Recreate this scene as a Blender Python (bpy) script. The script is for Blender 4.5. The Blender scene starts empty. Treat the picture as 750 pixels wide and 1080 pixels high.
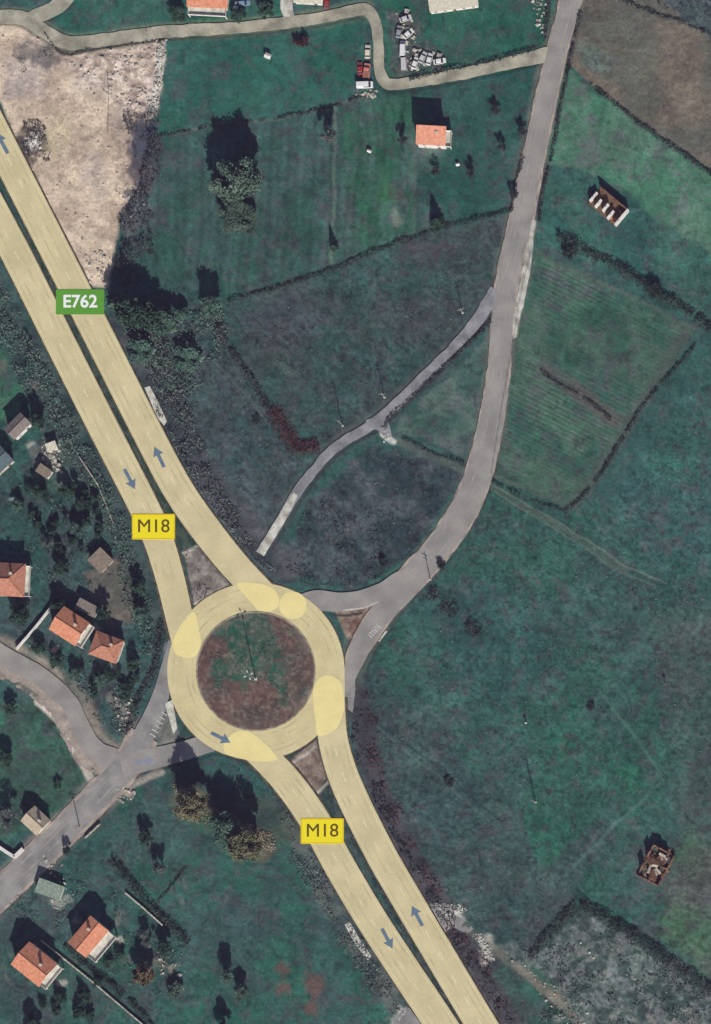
import bpy, math, random
import numpy as np
from mathutils import Matrix, Vector
random.seed(7)
RNG = np.random.default_rng(7)
S = 0.32                      # metres per plan unit (the plan is 750 x 1080 units, north up)
CX, CY = 375.0, 540.0
sc = bpy.context.scene
col = sc.collection
R = math.radians

def W(px, py, z=0.0):
    return ((px-CX)*S, (CY-py)*S, z)

# ------------------------------------------------------------------ colours
KF = (0.93, 0.90, 0.91)      # what a sunlit level surface of albedo 1 shows
KP = (0.011, 0.011, 0.021)         # what the air adds
def lin(c):
    c = c/255.0
    return c/12.92 if c <= 0.04045 else ((c+0.055)/1.055)**2.4
def A(r, g, b):
    return tuple(min(0.9, max(0.006, (lin(v)-p)/k)) for v, k, p in zip((r, g, b), KF, KP))

# ------------------------------------------------------------------ materials
def new_mat(name):
    m = bpy.data.materials.new(name); m.use_nodes = True
    nt = m.node_tree
    b = nt.nodes['Principled BSDF']
    b.inputs['Roughness'].default_value = 0.9
    b.inputs['Specular IOR Level'].default_value = 0.15
    return m, nt, b

def noise_mat(name, c1, c2, scale=1.0, rough=0.9, detail=4, bump=0.0, lo=0.35, hi=0.65, spec=0.15, fine=None, coord='Object', rand=0.0):
    m, nt, b = new_mat(name)
    N, L = nt.nodes, nt.links
    tc = N.new('ShaderNodeTexCoord')
    n = N.new('ShaderNodeTexNoise'); n.inputs['Scale'].default_value = scale; n.inputs['Detail'].default_value = detail
    L.new(tc.outputs[coord], n.inputs['Vector'])
    r = N.new('ShaderNodeValToRGB')
    r.color_ramp.elements[0].position = lo; r.color_ramp.elements[1].position = hi
    r.color_ramp.elements[0].color = (*c1, 1); r.color_ramp.elements[1].color = (*c2, 1)
    L.new(n.outputs['Fac'], r.inputs['Fac'])
    out = r.outputs['Color']
    if fine:
        n2 = N.new('ShaderNodeTexNoise'); n2.inputs['Scale'].default_value = fine[0]; n2.inputs['Detail'].default_value = 3
        L.new(tc.outputs[coord], n2.inputs['Vector'])
        mr = N.new('ShaderNodeMapRange'); mr.inputs['From Min'].default_value = 0.3; mr.inputs['From Max'].default_value = 0.7
        mr.inputs['To Min'].default_value = 1-fine[1]; mr.inputs['To Max'].default_value = 1+fine[1]
        L.new(n2.outputs['Fac'], mr.inputs['Value'])
        mx = N.new('ShaderNodeVectorMath'); mx.operation = 'SCALE'
        L.new(out, mx.inputs[0]); L.new(mr.outputs['Result'], mx.inputs['Scale'])
        out = mx.outputs['Vector']
    if rand:
        oi = N.new('ShaderNodeObjectInfo')
        mr = N.new('ShaderNodeMapRange'); mr.inputs['To Min'].default_value = 1-rand; mr.inputs['To Max'].default_value = 1+rand
        L.new(oi.outputs['Random'], mr.inputs['Value'])
        mx = N.new('ShaderNodeVectorMath'); mx.operation = 'SCALE'
        L.new(out, mx.inputs[0]); L.new(mr.outputs['Result'], mx.inputs['Scale'])
        out = mx.outputs['Vector']
    L.new(out, b.inputs['Base Color'])
    b.inputs['Roughness'].default_value = rough
    b.inputs['Specular IOR Level'].default_value = spec
    if bump:
        bp = N.new('ShaderNodeBump'); bp.inputs['Strength'].default_value = bump; bp.inputs['Distance'].default_value = 0.1
        L.new(n.outputs['Fac'], bp.inputs['Height']); L.new(bp.outputs['Normal'], b.inputs['Normal'])
    return m

def attr_mat(name, attr, scale, amount, bump=0.3):
    m, nt, b = new_mat(name)
    N, L = nt.nodes, nt.links
    a = N.new('ShaderNodeAttribute'); a.attribute_name = attr
    tc = N.new('ShaderNodeTexCoord')
    out = a.outputs['Color']
    nf = None
    for s_, am in zip(scale, amount):
        n = N.new('ShaderNodeTexNoise'); n.inputs['Scale'].default_value = s_; n.inputs['Detail'].default_value = 4
        n.inputs['Roughness'].default_value = 0.6
        L.new(tc.outputs['Object'], n.inputs['Vector'])
        mr = N.new('ShaderNodeMapRange'); mr.inputs['From Min'].default_value = 0.3; mr.inputs['From Max'].default_value = 0.7
        mr.inputs['To Min'].default_value = 1-am; mr.inputs['To Max'].default_value = 1+am
        L.new(n.outputs['Fac'], mr.inputs['Value'])
        mx = N.new('ShaderNodeVectorMath'); mx.operation = 'SCALE'
        L.new(out, mx.inputs[0]); L.new(mr.outputs['Result'], mx.inputs['Scale'])
        out = mx.outputs['Vector']; nf = n
    L.new(out, b.inputs['Base Color'])
    b.inputs['Roughness'].default_value = 1.0
    b.inputs['Specular IOR Level'].default_value = 0.05
    bp = N.new('ShaderNodeBump'); bp.inputs['Strength'].default_value = bump; bp.inputs['Distance'].default_value = 0.15
    L.new(nf.outputs['Fac'], bp.inputs['Height']); L.new(bp.outputs['Normal'], b.inputs['Normal'])
    return m

def tile_mat(name, c1, c2):
    m = noise_mat(name, c1, c2, scale=1.2, rough=0.85, detail=6, fine=(9.0, 0.16), lo=0.3, hi=0.7)
    nt = m.node_tree; N, L = nt.nodes, nt.links
    b = N['Principled BSDF']
    tc = N.new('ShaderNodeTexCoord')
    w = N.new('ShaderNodeTexWave'); w.inputs['Scale'].default_value = 1.3; w.inputs['Distortion'].default_value = 0.4
    w.bands_direction = 'X'
    L.new(tc.outputs['Object'], w.inputs['Vector'])
    bp = N.new('ShaderNodeBump'); bp.inputs['Strength'].default_value = 0.5; bp.inputs['Distance'].default_value = 0.06
    L.new(w.outputs['Fac'], bp.inputs['Height']); L.new(bp.outputs['Normal'], b.inputs['Normal'])
    return m

def plain(name, c, rough=0.6, metal=0.0, spec=0.3, coat=0.0, var=0.12):
    m = noise_mat(name, tuple(v*(1-var) for v in c), tuple(min(0.95, v*(1+var)) for v in c), scale=2.5, rough=rough, spec=spec)
    b = m.node_tree.nodes['Principled BSDF']
    b.inputs['Metallic'].default_value = metal
    b.inputs['Coat Weight'].default_value = coat
    return m

M = {}
M['ground'] = attr_mat('ground_cover', 'cover', (0.1, 0.35, 1.3), (0.10, 0.17, 0.24), 0.6)
M['yellow_road'] = noise_mat('yellow_asphalt', A(196, 182, 146), A(211, 197, 160), scale=0.11, fine=(1.6, 0.05), rough=0.85)
M['yellow_ring'] = noise_mat('yellow_ring_asphalt', A(198, 184, 145), A(212, 198, 157), scale=0.13, fine=(1.6, 0.06), rough=0.85)
M['yellow_patch'] = noise_mat('pale_yellow_coating', A(226, 209, 150), A(233, 216, 156), scale=0.2, fine=(1.6, 0.025), rough=0.8)
M['shoulder'] = noise_mat('shoulder_gravel', A(70, 64, 62), A(104, 98, 92), scale=0.5, fine=(2.0, 0.2))
M['asphalt'] = noise_mat('worn_asphalt', A(134, 130, 130), A(156, 151, 149), scale=0.12, fine=(1.5, 0.06))
M['asphalt_old'] = noise_mat('dusty_asphalt', A(124, 122, 124), A(154, 150, 150), scale=0.15, fine=(1.4, 0.09))
M['dirt'] = noise_mat('pale_dirt', A(134, 130, 120), A(178, 172, 158), scale=0.18, fine=(1.5, 0.13), bump=0.2)
M['dirt_grey'] = noise_mat('grey_gravel', A(116, 116, 122), A(150, 148, 154), scale=0.2, fine=(1.6, 0.12), bump=0.2)
M['pink_dirt'] = noise_mat('pinkish_dirt', A(132, 122, 118), A(176, 162, 154), scale=0.22, fine=(1.4, 0.15), bump=0.2)
M['white_gravel'] = noise_mat('white_gravel', A(150, 146, 140), A(206, 203, 196), scale=0.35, fine=(2.0, 0.15), bump=0.2)
M['rubble_pale'] = noise_mat('pale_rubble', A(150, 142, 138), A(200, 194, 188), scale=0.3, fine=(3.0, 0.15))
M['rubble_pink'] = noise_mat('pinkish_rubble', A(160, 142, 132), A(200, 180, 166), scale=0.3, fine=(3.0, 0.15))
M['concrete'] = noise_mat('concrete', A(172, 168, 160), A(212, 208, 198), scale=0.5, fine=(3.0, 0.08))
M['kerb'] = noise_mat('kerb_stone', A(118, 112, 100), A(164, 156, 138), scale=0.6, fine=(3.0, 0.1))
M['marking'] = noise_mat('worn_lane_paint', A(216, 206, 172), A(230, 219, 186), scale=0.8, fine=(3.0, 0.08))
M['marking_white'] = noise_mat('worn_white_paint', A(160, 156, 154), A(208, 205, 200), scale=0.8, fine=(3.0, 0.12))
M['arrow'] = noise_mat('blue_grey_paint', A(96, 114, 134), A(106, 124, 144), scale=0.6)
M['arrow_faint'] = noise_mat('faint_blue_paint', A(128, 134, 150), A(140, 144, 158), scale=0.6)
M['sign_green'] = plain('green_panel_paint', A(94, 152, 64), 0.5, var=0.03)
M['sign_yellow'] = plain('yellow_panel_paint', A(248, 218, 48), 0.5, var=0.02)
M['sign_white'] = plain('white_letter_paint', A(250, 250, 245), 0.5, var=0.02)
M['sign_dark'] = plain('brown_letter_paint', A(96, 80, 20), 0.5, var=0.02)
M['sign_edge'] = plain('ochre_edge_paint', A(214, 178, 30), 0.5, var=0.02)
M['roof_orange'] = tile_mat('orange_roof_tile', A(184, 116, 94), A(214, 150, 126))
M['roof_pink'] = tile_mat('faded_pink_roof_tile', A(196, 128, 108), A(222, 160, 138))
M['roof_red'] = tile_mat('red_brown_roof_tile', A(154, 104, 92), A(190, 134, 116))
M['roof_grey'] = tile_mat('grey_roof_tile', A(112, 104, 104), A(140, 130, 126))
M['roof_brown'] = tile_mat('grey_brown_roof_sheet', A(116, 104, 98), A(142, 130, 120))
M['roof_pale'] = tile_mat('pale_sheet_roof', A(186, 178, 164), A(214, 206, 192))
M['roof_beige'] = tile_mat('beige_tile_roof', A(160, 144, 128), A(194, 178, 160))
M['roof_blue'] = tile_mat('blue_grey_sheet_roof', A(78, 92, 104), A(102, 116, 124))
M['roof_green'] = tile_mat('pale_green_sheet_roof', A(110, 124, 116), A(148, 158, 148))
M['plaster'] = noise_mat('white_plaster', (0.62, 0.60, 0.56), (0.78, 0.76, 0.73), scale=0.7, fine=(4.0, 0.08))
M['plaster_beige'] = noise_mat('beige_plaster', (0.5, 0.44, 0.36), (0.62, 0.55, 0.46), scale=0.7, fine=(4.0, 0.08))
M['stone_wall'] = noise_mat('pale_stone', A(130, 126, 120), A(196, 190, 180), scale=1.2, fine=(4.0, 0.2), bump=0.4)
M['brick'] = noise_mat('broken_brick', A(84, 64, 60), A(146, 112, 100), scale=0.9, fine=(3.0, 0.25), bump=0.4)
M['glass'] = plain('window_glass', (0.03, 0.04, 0.05), 0.08, spec=0.6)
M['frame'] = plain('window_frame_paint', (0.7, 0.68, 0.64), 0.5)
M['wood'] = noise_mat('brown_wood', (0.10, 0.06, 0.035), (0.2, 0.13, 0.08), scale=1.5)
M['bark'] = noise_mat('grey_bark', (0.10, 0.085, 0.07), (0.2, 0.18, 0.16), scale=2.5)
M['pole_wood'] = noise_mat('weathered_pole', (0.22, 0.2, 0.17), (0.34, 0.31, 0.28), scale=2.0)
M['galv'] = plain('galvanised_steel', (0.4, 0.41, 0.42), 0.45, metal=0.6)
M['lamp_glass'] = plain('lamp_lens', (0.6, 0.6, 0.58), 0.3)
M['tyre'] = plain('tyre_rubber', (0.02, 0.02, 0.02), 0.9)
for nm, c in dict(white=(0.75, 0.76, 0.76), cream=(0.72, 0.64, 0.5), red=(0.34, 0.035, 0.035), grey=(0.3, 0.31, 0.33), blue=(0.2, 0.3, 0.42), rust=(0.3, 0.14, 0.09), pinkred=(0.62, 0.22, 0.17), silver=(0.55, 0.55, 0.56)).items():
    M['car_'+nm] = plain('car_paint_'+nm, c, 0.35, spec=0.5, coat=0.5, var=0.05)
def leaf_mat(name, c1, c2, scale=0.5):
    m = noise_mat(name, c1, c2, scale=scale, rough=0.9, detail=3, fine=(3.0, 0.35), rand=0.14)
    return m
M['leaf_green'] = leaf_mat('dark_green_leaves', A(44, 66, 62), A(84, 110, 98))
M['leaf_olive'] = leaf_mat('olive_leaves', A(62, 82, 78), A(112, 130, 118))
M['leaf_teal'] = leaf_mat('blue_green_leaves', A(62, 90, 86), A(108, 132, 120))
M['leaf_yellow'] = leaf_mat('autumn_yellow_leaves', A(86, 100, 84), A(168, 148, 126), 0.2)
M['leaf_tan'] = leaf_mat('tan_undergrowth', A(96, 108, 88), A(186, 160, 138), 0.16)
M['leaf_rust'] = leaf_mat('rust_leaves', A(88, 84, 74), A(138, 116, 100))
M['twig_grey'] = leaf_mat('grey_twigs', A(78, 88, 92), A(122, 128, 124))
M['twig_dark'] = leaf_mat('dark_twigs', A(50, 54, 62), A(86, 90, 94))
M['twig_red'] = leaf_mat('reddish_twigs', A(74, 52, 60), A(108, 78, 84))
M['hedge_dark'] = leaf_mat('dark_hedge_leaves', A(44, 54, 58), A(80, 92, 90))

# ------------------------------------------------------------------ object helpers
def link(o, parent=None):
    col.objects.link(o)
    if parent is not None: o.parent = parent
    return o
def thing(name, label, cat, loc=(0, 0, 0), rz=0.0, group=None):
    o = bpy.data.objects.new(name, None); col.objects.link(o)
    o.empty_display_size = 0.5
    o.location = loc; o.rotation_euler = (0, 0, rz)
    o['label'] = label; o['category'] = cat
    if group: o['group'] = group
    return o
def tag(o, label, cat, group=None):
    o['label'] = label; o['category'] = cat
    if group: o['group'] = group
    return o
def mesh_of(name, V, F, smooth=False):
    me = bpy.data.meshes.new(name); me.from_pydata(V, [], F); me.update()
    if smooth: me.polygons.foreach_set('use_smooth', [True]*len(me.polygons))
    return me
def obj(name, me, mat, parent=None):
    o = bpy.data.objects.new(name, me)
    if mat is not None: me.materials.append(mat)
    return link(o, parent)
def np_mesh(name, V, F):
    """V (n,3), F (m,k) int arrays -> mesh, fast"""
    me = bpy.data.meshes.new(name)
    n, m, k = len(V), len(F), F.shape[1]
    me.vertices.add(n); me.vertices.foreach_set('co', np.ascontiguousarray(V, dtype=np.float32).ravel())
    me.loops.add(m*k); me.loops.foreach_set('vertex_index', np.ascontiguousarray(F, dtype=np.int32).ravel())
    me.polygons.add(m)
    me.polygons.foreach_set('loop_start', np.arange(0, m*k, k, dtype=np.int32))
    try: me.polygons.foreach_set('loop_total', np.full(m, k, dtype=np.int32))
    except Exception: pass
    me.update(calc_edges=True); me.validate()
    return me

class MB:
    def __init__(s): s.V = []; s.F = []
    def add(s, V, F, mat=None):
        o = len(s.V)
        if mat is not None: V = [tuple(mat @ Vector(v)) for v in V]
        s.V += [tuple(v) for v in V]; s.F += [tuple(i+o for i in f) for f in F]
    def box(s, x0, x1, y0, y1, z0, z1, mat=None):
        V = [(x0,y0,z0),(x1,y0,z0),(x1,y1,z0),(x0,y1,z0),(x0,y0,z1),(x1,y0,z1),(x1,y1,z1),(x0,y1,z1)]
        s.add(V, [(0,3,2,1),(4,5,6,7),(0,1,5,4),(1,2,6,5),(2,3,7,6),(3,0,4,7)], mat)
    def tube(s, p0, p1, r0, r1, n=7, caps=True):
        p0, p1 = Vector(p0), Vector(p1); d = (p1-p0)
        if d.length < 1e-6: return
        q = d.to_track_quat('Z', 'Y').to_matrix()
        V = []
        for p, r in ((p0, r0), (p1, r1)):
            for i in range(n):
                a = 2*math.pi*i/n
                V.append(tuple(p + q @ Vector((math.cos(a)*r, math.sin(a)*r, 0))))
        F = [(i, (i+1) % n, n+(i+1) % n, n+i) for i in range(n)]
        if caps: F += [tuple(range(n))[::-1], tuple(range(n, 2*n))]
        s.add(V, F)
    def prism(s, pts, z0, z1, mat=None):
        n = len(pts)
        V = [(x, y, z0) for x, y in pts]+[(x, y, z1) for x, y in pts]
        F = [tuple(range(n))[::-1], tuple(range(n, 2*n))]+[(i, (i+1) % n, n+(i+1) % n, n+i) for i in range(n)]
        s.add(V, F, mat)
    def mesh(s, name, smooth=False): return mesh_of(name, s.V, s.F, smooth)
    def build(s, name, mat, parent=None, smooth=False): return obj(name, s.mesh(name, smooth), mat, parent)

# ------------------------------------------------------------------ noise and plan masks (numpy)
def vnoise(X, Y, scale, seed):
    r = np.random.default_rng(seed)
    n = 256
    T = r.random((n, n))
    x = X/scale+1000.37; y = Y/scale+1000.71
    xi = np.floor(x).astype(int); yi = np.floor(y).astype(int)
    fx = x-xi; fy = y-yi
    fx = fx*fx*(3-2*fx); fy = fy*fy*(3-2*fy)
    a = T[xi % n, yi % n]; b = T[(xi+1) % n, yi % n]; c = T[xi % n, (yi+1) % n]; d = T[(xi+1) % n, (yi+1) % n]
    return ((a*(1-fx)+b*fx)*(1-fy)+(c*(1-fx)+d*fx)*fy)*2-1
def fbm(X, Y, scale, oct=4, seed=1, gain=0.55):
    o = np.zeros_like(X); a = 1.0; t = 0.0
    for i in range(oct):
        o += a*vnoise(X, Y, scale/(2**i), seed*31+i*7); t += a; a *= gain
    return o/t*1.6
def catmull(pts, step=3.0, closed=False):
    P = [np.array(p, float) for p in pts]
    if len(P) < 3 and not closed:
        P = [P[0], (P[0]+P[-1])/2, P[-1]]
    out = []
    n = len(P)
    for i in range(n if closed else n-1):
        if closed: p0, p1, p2, p3 = P[i-1], P[i], P[(i+1) % n], P[(i+2) % n]
        else:
            p1, p2 = P[i], P[i+1]
            p0 = P[i-1] if i > 0 else 2*p1-p2
            p3 = P[i+2] if i+2 < n else 2*p2-p1
        k = max(2, int(np.linalg.norm((p2-p1)[:2])/step))
        for j in range(k):
            t = j/k
            out.append(0.5*((2*p1)+(-p0+p2)*t+(2*p0-5*p1+4*p2-p3)*t*t+(-p0+3*p1-3*p2+p3)*t**3))
    if not closed: out.append(P[-1])
    return np.array(out)
def dist_line(X, Y, pts):
    d = np.full(X.shape, 1e9)
    for (ax, ay), (bx, by) in zip(pts[:-1], pts[1:]):
        dx, dy = bx-ax, by-ay; l = dx*dx+dy*dy+1e-9
        t = np.clip(((X-ax)*dx+(Y-ay)*dy)/l, 0, 1)
        d = np.minimum(d, np.hypot(X-ax-t*dx, Y-ay-t*dy))
    return d
def sdf_poly(X, Y, poly):
    inside = np.zeros(X.shape, bool); n = len(poly)
    for i in range(n):
        ax, ay = poly[i]; bx, by = poly[(i+1) % n]
        c = ((ay > Y) != (by > Y)) & (X < (bx-ax)*(Y-ay)/((by-ay) if by != ay else 1e-9)+ax)
        inside ^= c
    d = dist_line(X, Y, list(poly)+[poly[0]])
    return np.where(inside, -d, d)
def sstep(e0, e1, x):
    t = np.clip((x-e0)/(e1-e0), 0, 1); return t*t*(3-2*t)

# ------------------------------------------------------------------ plan data: roads
SB_N = [(-75,95),(-30,180),(16,266),(63,360),(110,453),(152,535),(168,572),(180,612),(189,650),(197,684)]
NB_N = [(-60,40),(-25,102),(8,166),(56,260),(107,360),(155,455),(186,513),(213,553),(248,597),(284,634)]
SB_S = [(240,765),(265,786),(300,821),(331,864),(361,918),(399,981),(466,1082),(500,1135)]
NB_S = [(349,715),(349,745),(352,783),(366,828),(397,892),(430,950),(508,1081),(545,1140)]
RC, RO, RI = (270, 708), 93.5, 62.5
NE_ROAD = [(624,-60),(603,0),(590,45),(577,100),(562,170),(548,240),(536,290),(530,340),(525,400),(517,450),(505,500),(488,540),(461,580),(432,612),(404,645),(384,675),(371,705),(366,735)]
NE_SLIP = [(452,592),(425,612),(398,627),(365,635),(330,634),(306,648)]
TOP_ROAD = [(-50,16),(0,17),(25,19),(47,33),(72,45),(110,42),(180,33),(250,29),(330,20),(368,12),(386,10),(396,24),(399,50),(400,74),(409,88),(432,87),(480,79),(530,68),(580,57)]
TL_ROAD = [(120,-60),(75,-10),(58,8),(30,20)]
DRIVE = [(306,-30),(302,2),(306,24)]
SIDE_ROAD = [(524,306),(497,346),(455,390),(400,442),(352,473),(316,516),(277,580)]
SW_ROAD = [(-40,978),(0,942),(60,884),(105,838),(135,805),(152,775),(168,738),(176,705),(181,676)]
SW_LINK = [(128,808),(165,799),(200,790),(236,778)]
W_ROAD = [(-60,650),(0,690),(40,712),(72,740),(86,768),(100,790),(128,808)]

# ------------------------------------------------------------------ the ground cover
gx = np.concatenate([[-6000, -3000, -1200, -400, -150], np.arange(-60, 811, 1.25), [900, 1200, 2000, 4000, 7000]])
gy = np.concatenate([[-6000, -3000, -1200, -400, -150], np.arange(-60, 1141, 1.25), [1230, 1600, 2400, 4400, 7000]])
X, Y = np.meshgrid(gx, gy)
WX = X+fbm(X, Y, 22, 3, 11)*5.0; WY = Y+fbm(X, Y, 22, 3, 12)*5.0       # warped plan: ragged edges
COV = np.zeros(X.shape+(3,))
Zr = np.zeros(X.shape)        # roughness of the relief
REG = np.zeros(X.shape, int)
n60, n20, n7, n3 = fbm(X, Y, 70, 4, 21), fbm(X, Y, 22, 4, 22), fbm(X, Y, 8, 3, 23), fbm(X, Y, 3.2, 2, 24)
hue = fbm(X, Y, 46, 4, 26)
def to_cov(rgb): return np.array(A(*rgb))
COV[:] = to_cov((58, 86, 84))
def layer(mask, rgb, rgb2=None, n=None, lo=-0.5, hi=0.5):
    c = to_cov(rgb)
    if rgb2 is not None:
        t = sstep(lo, hi, n20 if n is None else n)[..., None]
        c = c*(1-t)+to_cov(rgb2)*t
    m = mask[..., None]
    COV[:] = COV*(1-m)+c*m
def poly(pts, rgb, rgb2=None, soft=5, n=None, rough=None, reg=None, warp=True, op=1.0):
    d = sdf_poly(WX if warp else X, WY if warp else Y, pts)
    m = (1-sstep(-soft/2, soft/2, d))*op
    layer(m, rgb, rgb2, n)
    if rough is not None: Zr[:] = Zr*(1-m)+rough*m
    if reg is not None: REG[d < 0] = reg
    return m
def line(pts, w, rgb, rgb2=None, soft=2.5, op=1.0, smooth=True, rough=None):
    p = catmull(pts, 8) if smooth else np.array(pts, float)
    d = dist_line(X+(WX-X)*0.35, Y+(WY-Y)*0.35, [tuple(q) for q in p])
    m = (1-sstep(w/2-soft/2, w/2+soft/2, d))*op
    layer(m, rgb, rgb2)
    if rough is not None: Zr[:] = Zr*(1-m)+rough*m
def spot(x, y, r, rgb, op=0.8, ry=None, rgb2=None):
    ry = ry or r
    i0, i1 = np.searchsorted(gx, [x-r*1.6-8, x+r*1.6+8]); j0, j1 = np.searchsorted(gy, [y-ry*1.6-8, y+ry*1.6+8])
    w_ = (slice(j0, j1), slice(i0, i1))
    d = np.hypot((WX[w_]-x)/r, (WY[w_]-y)/ry)+0.35*n7[w_]
    m = ((1-sstep(0.4, 1.1, d))*op)[..., None]
    c = to_cov(rgb)
    if rgb2 is not None:
        t = sstep(-0.5, 0.5, n7[w_])[..., None]; c = c*(1-t)+to_cov(rgb2)*t
    COV[w_] = COV[w_]*(1-m)+c*m

Zr[:] = 0.25
# east meadow, base
poly([(380,600),(520,505),(640,540),(760,360),(800,360),(800,1140),(560,1140),(380,760)], (56,88,82), (62,88,86), 14, hue, 0.4)
poly([(376,690),(430,740),(560,870),(620,905),(600,980),(560,1010),(470,960),(400,850)], (60,78,80), (68,84,84), 22, hue, 0.5)
poly([(600,735),(690,830),(640,850),(570,920),(545,850)], (52,94,82), (58,92,84), 6, hue)
poly([(640,520),(760,380),(800,600),(700,620)], (62,90,90), (56,88,84), 30, hue)
poly([(690,650),(800,640),(800,900),(720,900)], (64,88,84), (72,86,84), 30, hue)
poly([(720,880),(800,900),(800,1060),(760,1040),(690,985)], (86,92,88), (74,98,82), 20, hue)
poly([(430,640),(520,600),(600,700),(520,760)], (58,88,86), (54,80,80), 40, hue)
# north-west
poly([(52,16),(75,-40),(310,-40),(306,22),(180,32),(75,42)], (48,92,82), (58,96,88), 4, hue, 0.15, 1)
poly([(172,42),(386,16),(392,96),(300,122),(168,143)], (48,90,82), (60,96,90), 4, hue, 0.15, 1, warp=False)
poly([(400,-40),(582,-40),(588,46),(472,74),(408,84)], (46,90,80), (58,94,84), 4, hue, 0.15, 1)
poly([(152,145),(300,123),(392,98),(585,60),(538,224),(420,256),(300,301),(240,316),(150,290)], (54,82,78), (64,88,86), 4, hue, 0.2, 1, warp=False)
poly([(360,110),(440,100),(440,252),(360,275)], (54,92,78), (64,90,84), 8, n20, 0.2)
poly([(442,95),(575,65),(545,220),(442,248)], (48,82,78), (58,90,86), 6, hue, 0.2)
poly([(236,318),(420,257),(540,225),(518,308),(455,387),(395,441),(345,470),(300,440),(262,400)], (68,78,80), (60,82,82), 5, hue, 0.4, 2, warp=False)
spot(455,262,34,(88,80,90),0.6,16); spot(300,340,60,(74,78,86),0.6,30)
poly([(150,330),(232,345),(270,410),(290,440),(318,490),(268,575),(215,520),(180,440)], (58,80,82), (70,80,84), 8, hue, 0.5)
poly([(522,345),(498,486),(414,456)], (68,94,88), (84,100,94), 5, n20, 0.2, 1)
poly([(392,470),(487,500),(440,582),(380,618),(290,600),(330,530)], (56,70,76), (74,80,86), 8, n20, 0.5)
# crop fields, with drill rows along the field
poly([(566,264),(732,346),(606,536),(520,502),(534,380)], (62,92,84), (74,96,86), 3, n20, 0.12, 3, warp=False)
u = (X*(-0.45)+Y*0.893); rows = np.sin(u*2*math.pi/4.6+n20*1.3)*0.6*(0.6+0.6*n60)+np.sin(u*2*math.pi/2.9+n7)*0.4
mcrop = (1-sstep(-2, 2, sdf_poly(X, Y, [(572,274),(722,348),(604,526),(526,498),(540,385)])))
COV *= (1+(rows*0.22*mcrop))[..., None]
Zr2 = rows*0.10*mcrop
poly([(600,300),(700,345),(665,400),(590,370)], (58,88,78), (66,92,82), 30, n20, op=0.6)
# north-east fields
poly([(606,-40),(660,-40),(800,30),(800,210),(660,121),(598,66)], (114,105,100), (98,98,94), 4, hue, 0.5, 4, warp=False)
poly([(640,30),(760,90),(760,130),(640,70)], (120,111,104), (102,102,96), 30, hue, op=0.8)
poly([(610,40),(690,75),(680,100),(610,70)], (84,102,92), (104,104,98), 16, hue, op=0.8)
poly([(650,-40),(800,-40),(800,50),(750,42)], (62,78,82), (82,90,94), 6, hue, 0.5)
poly([(596,74),(662,126),(800,214),(800,310),(640,196),(574,168)], (74,112,94), (86,112,98), 6, hue, 0.2, 1)
poly([(572,172),(640,194),(800,306),(800,370),(740,340),(640,280),(556,244)], (54,86,84), (64,98,90), 8, hue, 0.3, 1)
# south
poly([(575,1000),(618,955),(800,1070),(800,1140),(560,1140),(520,1000)], (70,86,84), (106,112,110), 12, n7, 0.6)
poly([(540,1010),(575,1030),(640,1140),(540,1140),(500,1040)], (56,88,80), (66,86,84), 10, hue, 0.3)
poly([(150,840),(300,880),(360,960),(420,1060),(440,1140),(150,1140),(190,990)], (54,92,84), (64,86,86), 14, hue, 0.25, 1)
for sx, sy, r in ((298,1043,12),(330,1036,14),(327,1062,12),(300,1022,9)): spot(sx, sy, r, (112,86,86), 0.7)
poly([(-60,742),(40,738),(88,790),(106,822),(-60,935)], (54,96,82), (62,84,78), 6, hue, 0.3, 1)
poly([(95,858),(140,822),(200,850),(195,920),(150,968),(110,925)], (54,86,80), (66,90,88), 8, hue, 0.3)
poly([(-60,960),(20,935),(150,1000),(180,1140),(-60,1140)], (56,88,82), (66,82,84), 8, hue, 0.3)
# west gardens
poly([(-60,330),(60,400),(140,560),(172,680),(120,790),(30,700),(-60,640)], (54,82,80), (66,84,86), 10, hue, 0.4)
poly([(-60,360),(5,372),(28,412),(20,440),(-60,470)], (66,104,86), (58,90,84), 6, hue, 0.2)
poly([(92,605),(128,585),(142,612),(146,658),(118,660),(96,628)], (112,106,102), (92,92,90), 10, n20, 0.4)
poly([(30,470),(70,462),(74,512),(34,520)], (66,92,84), (98,98,98), 8, n20)
# bare earth lot
lot = [(-40,22),(30,24),(46,33),(68,56),(100,51),(140,44),(175,40),(172,66),(165,121),(146,138),(141,170),(150,200),(124,226),(116,262),(114,302),(96,300),(50,215),(0,108),(-40,40)]
poly(lot, (182,162,148), (206,186,168), 6, n20, 0.45, 5)
poly([(60,60),(172,44),(166,118),(120,110)], (160,142,136), (208,192,182), 10, n7, 1.2, op=0.8)
poly([(0,60),(50,62),(40,100),(4,104)], (172,160,158), (188,174,166), 18, n20, op=0.8)
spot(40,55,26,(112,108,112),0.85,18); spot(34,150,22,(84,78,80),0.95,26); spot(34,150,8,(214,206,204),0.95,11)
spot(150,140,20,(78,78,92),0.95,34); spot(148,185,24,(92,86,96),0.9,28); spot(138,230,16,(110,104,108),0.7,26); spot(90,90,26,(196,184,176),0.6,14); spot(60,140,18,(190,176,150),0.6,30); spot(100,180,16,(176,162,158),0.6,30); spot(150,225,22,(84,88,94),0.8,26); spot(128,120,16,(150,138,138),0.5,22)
for k in range(60):
    px, py = random.uniform(70,150), random.uniform(55,200)
    spot(px, py, random.uniform(1.5,3.5), (140,122,114), 0.4)
line([(170,48),(168,70),(163,100),(160,120)], 7, (206,204,198), (170,166,162), 4)
line([(165,143),(240,131),(300,124),(385,101)], 3.0, (96,108,98), None, 3, 0.6)
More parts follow.
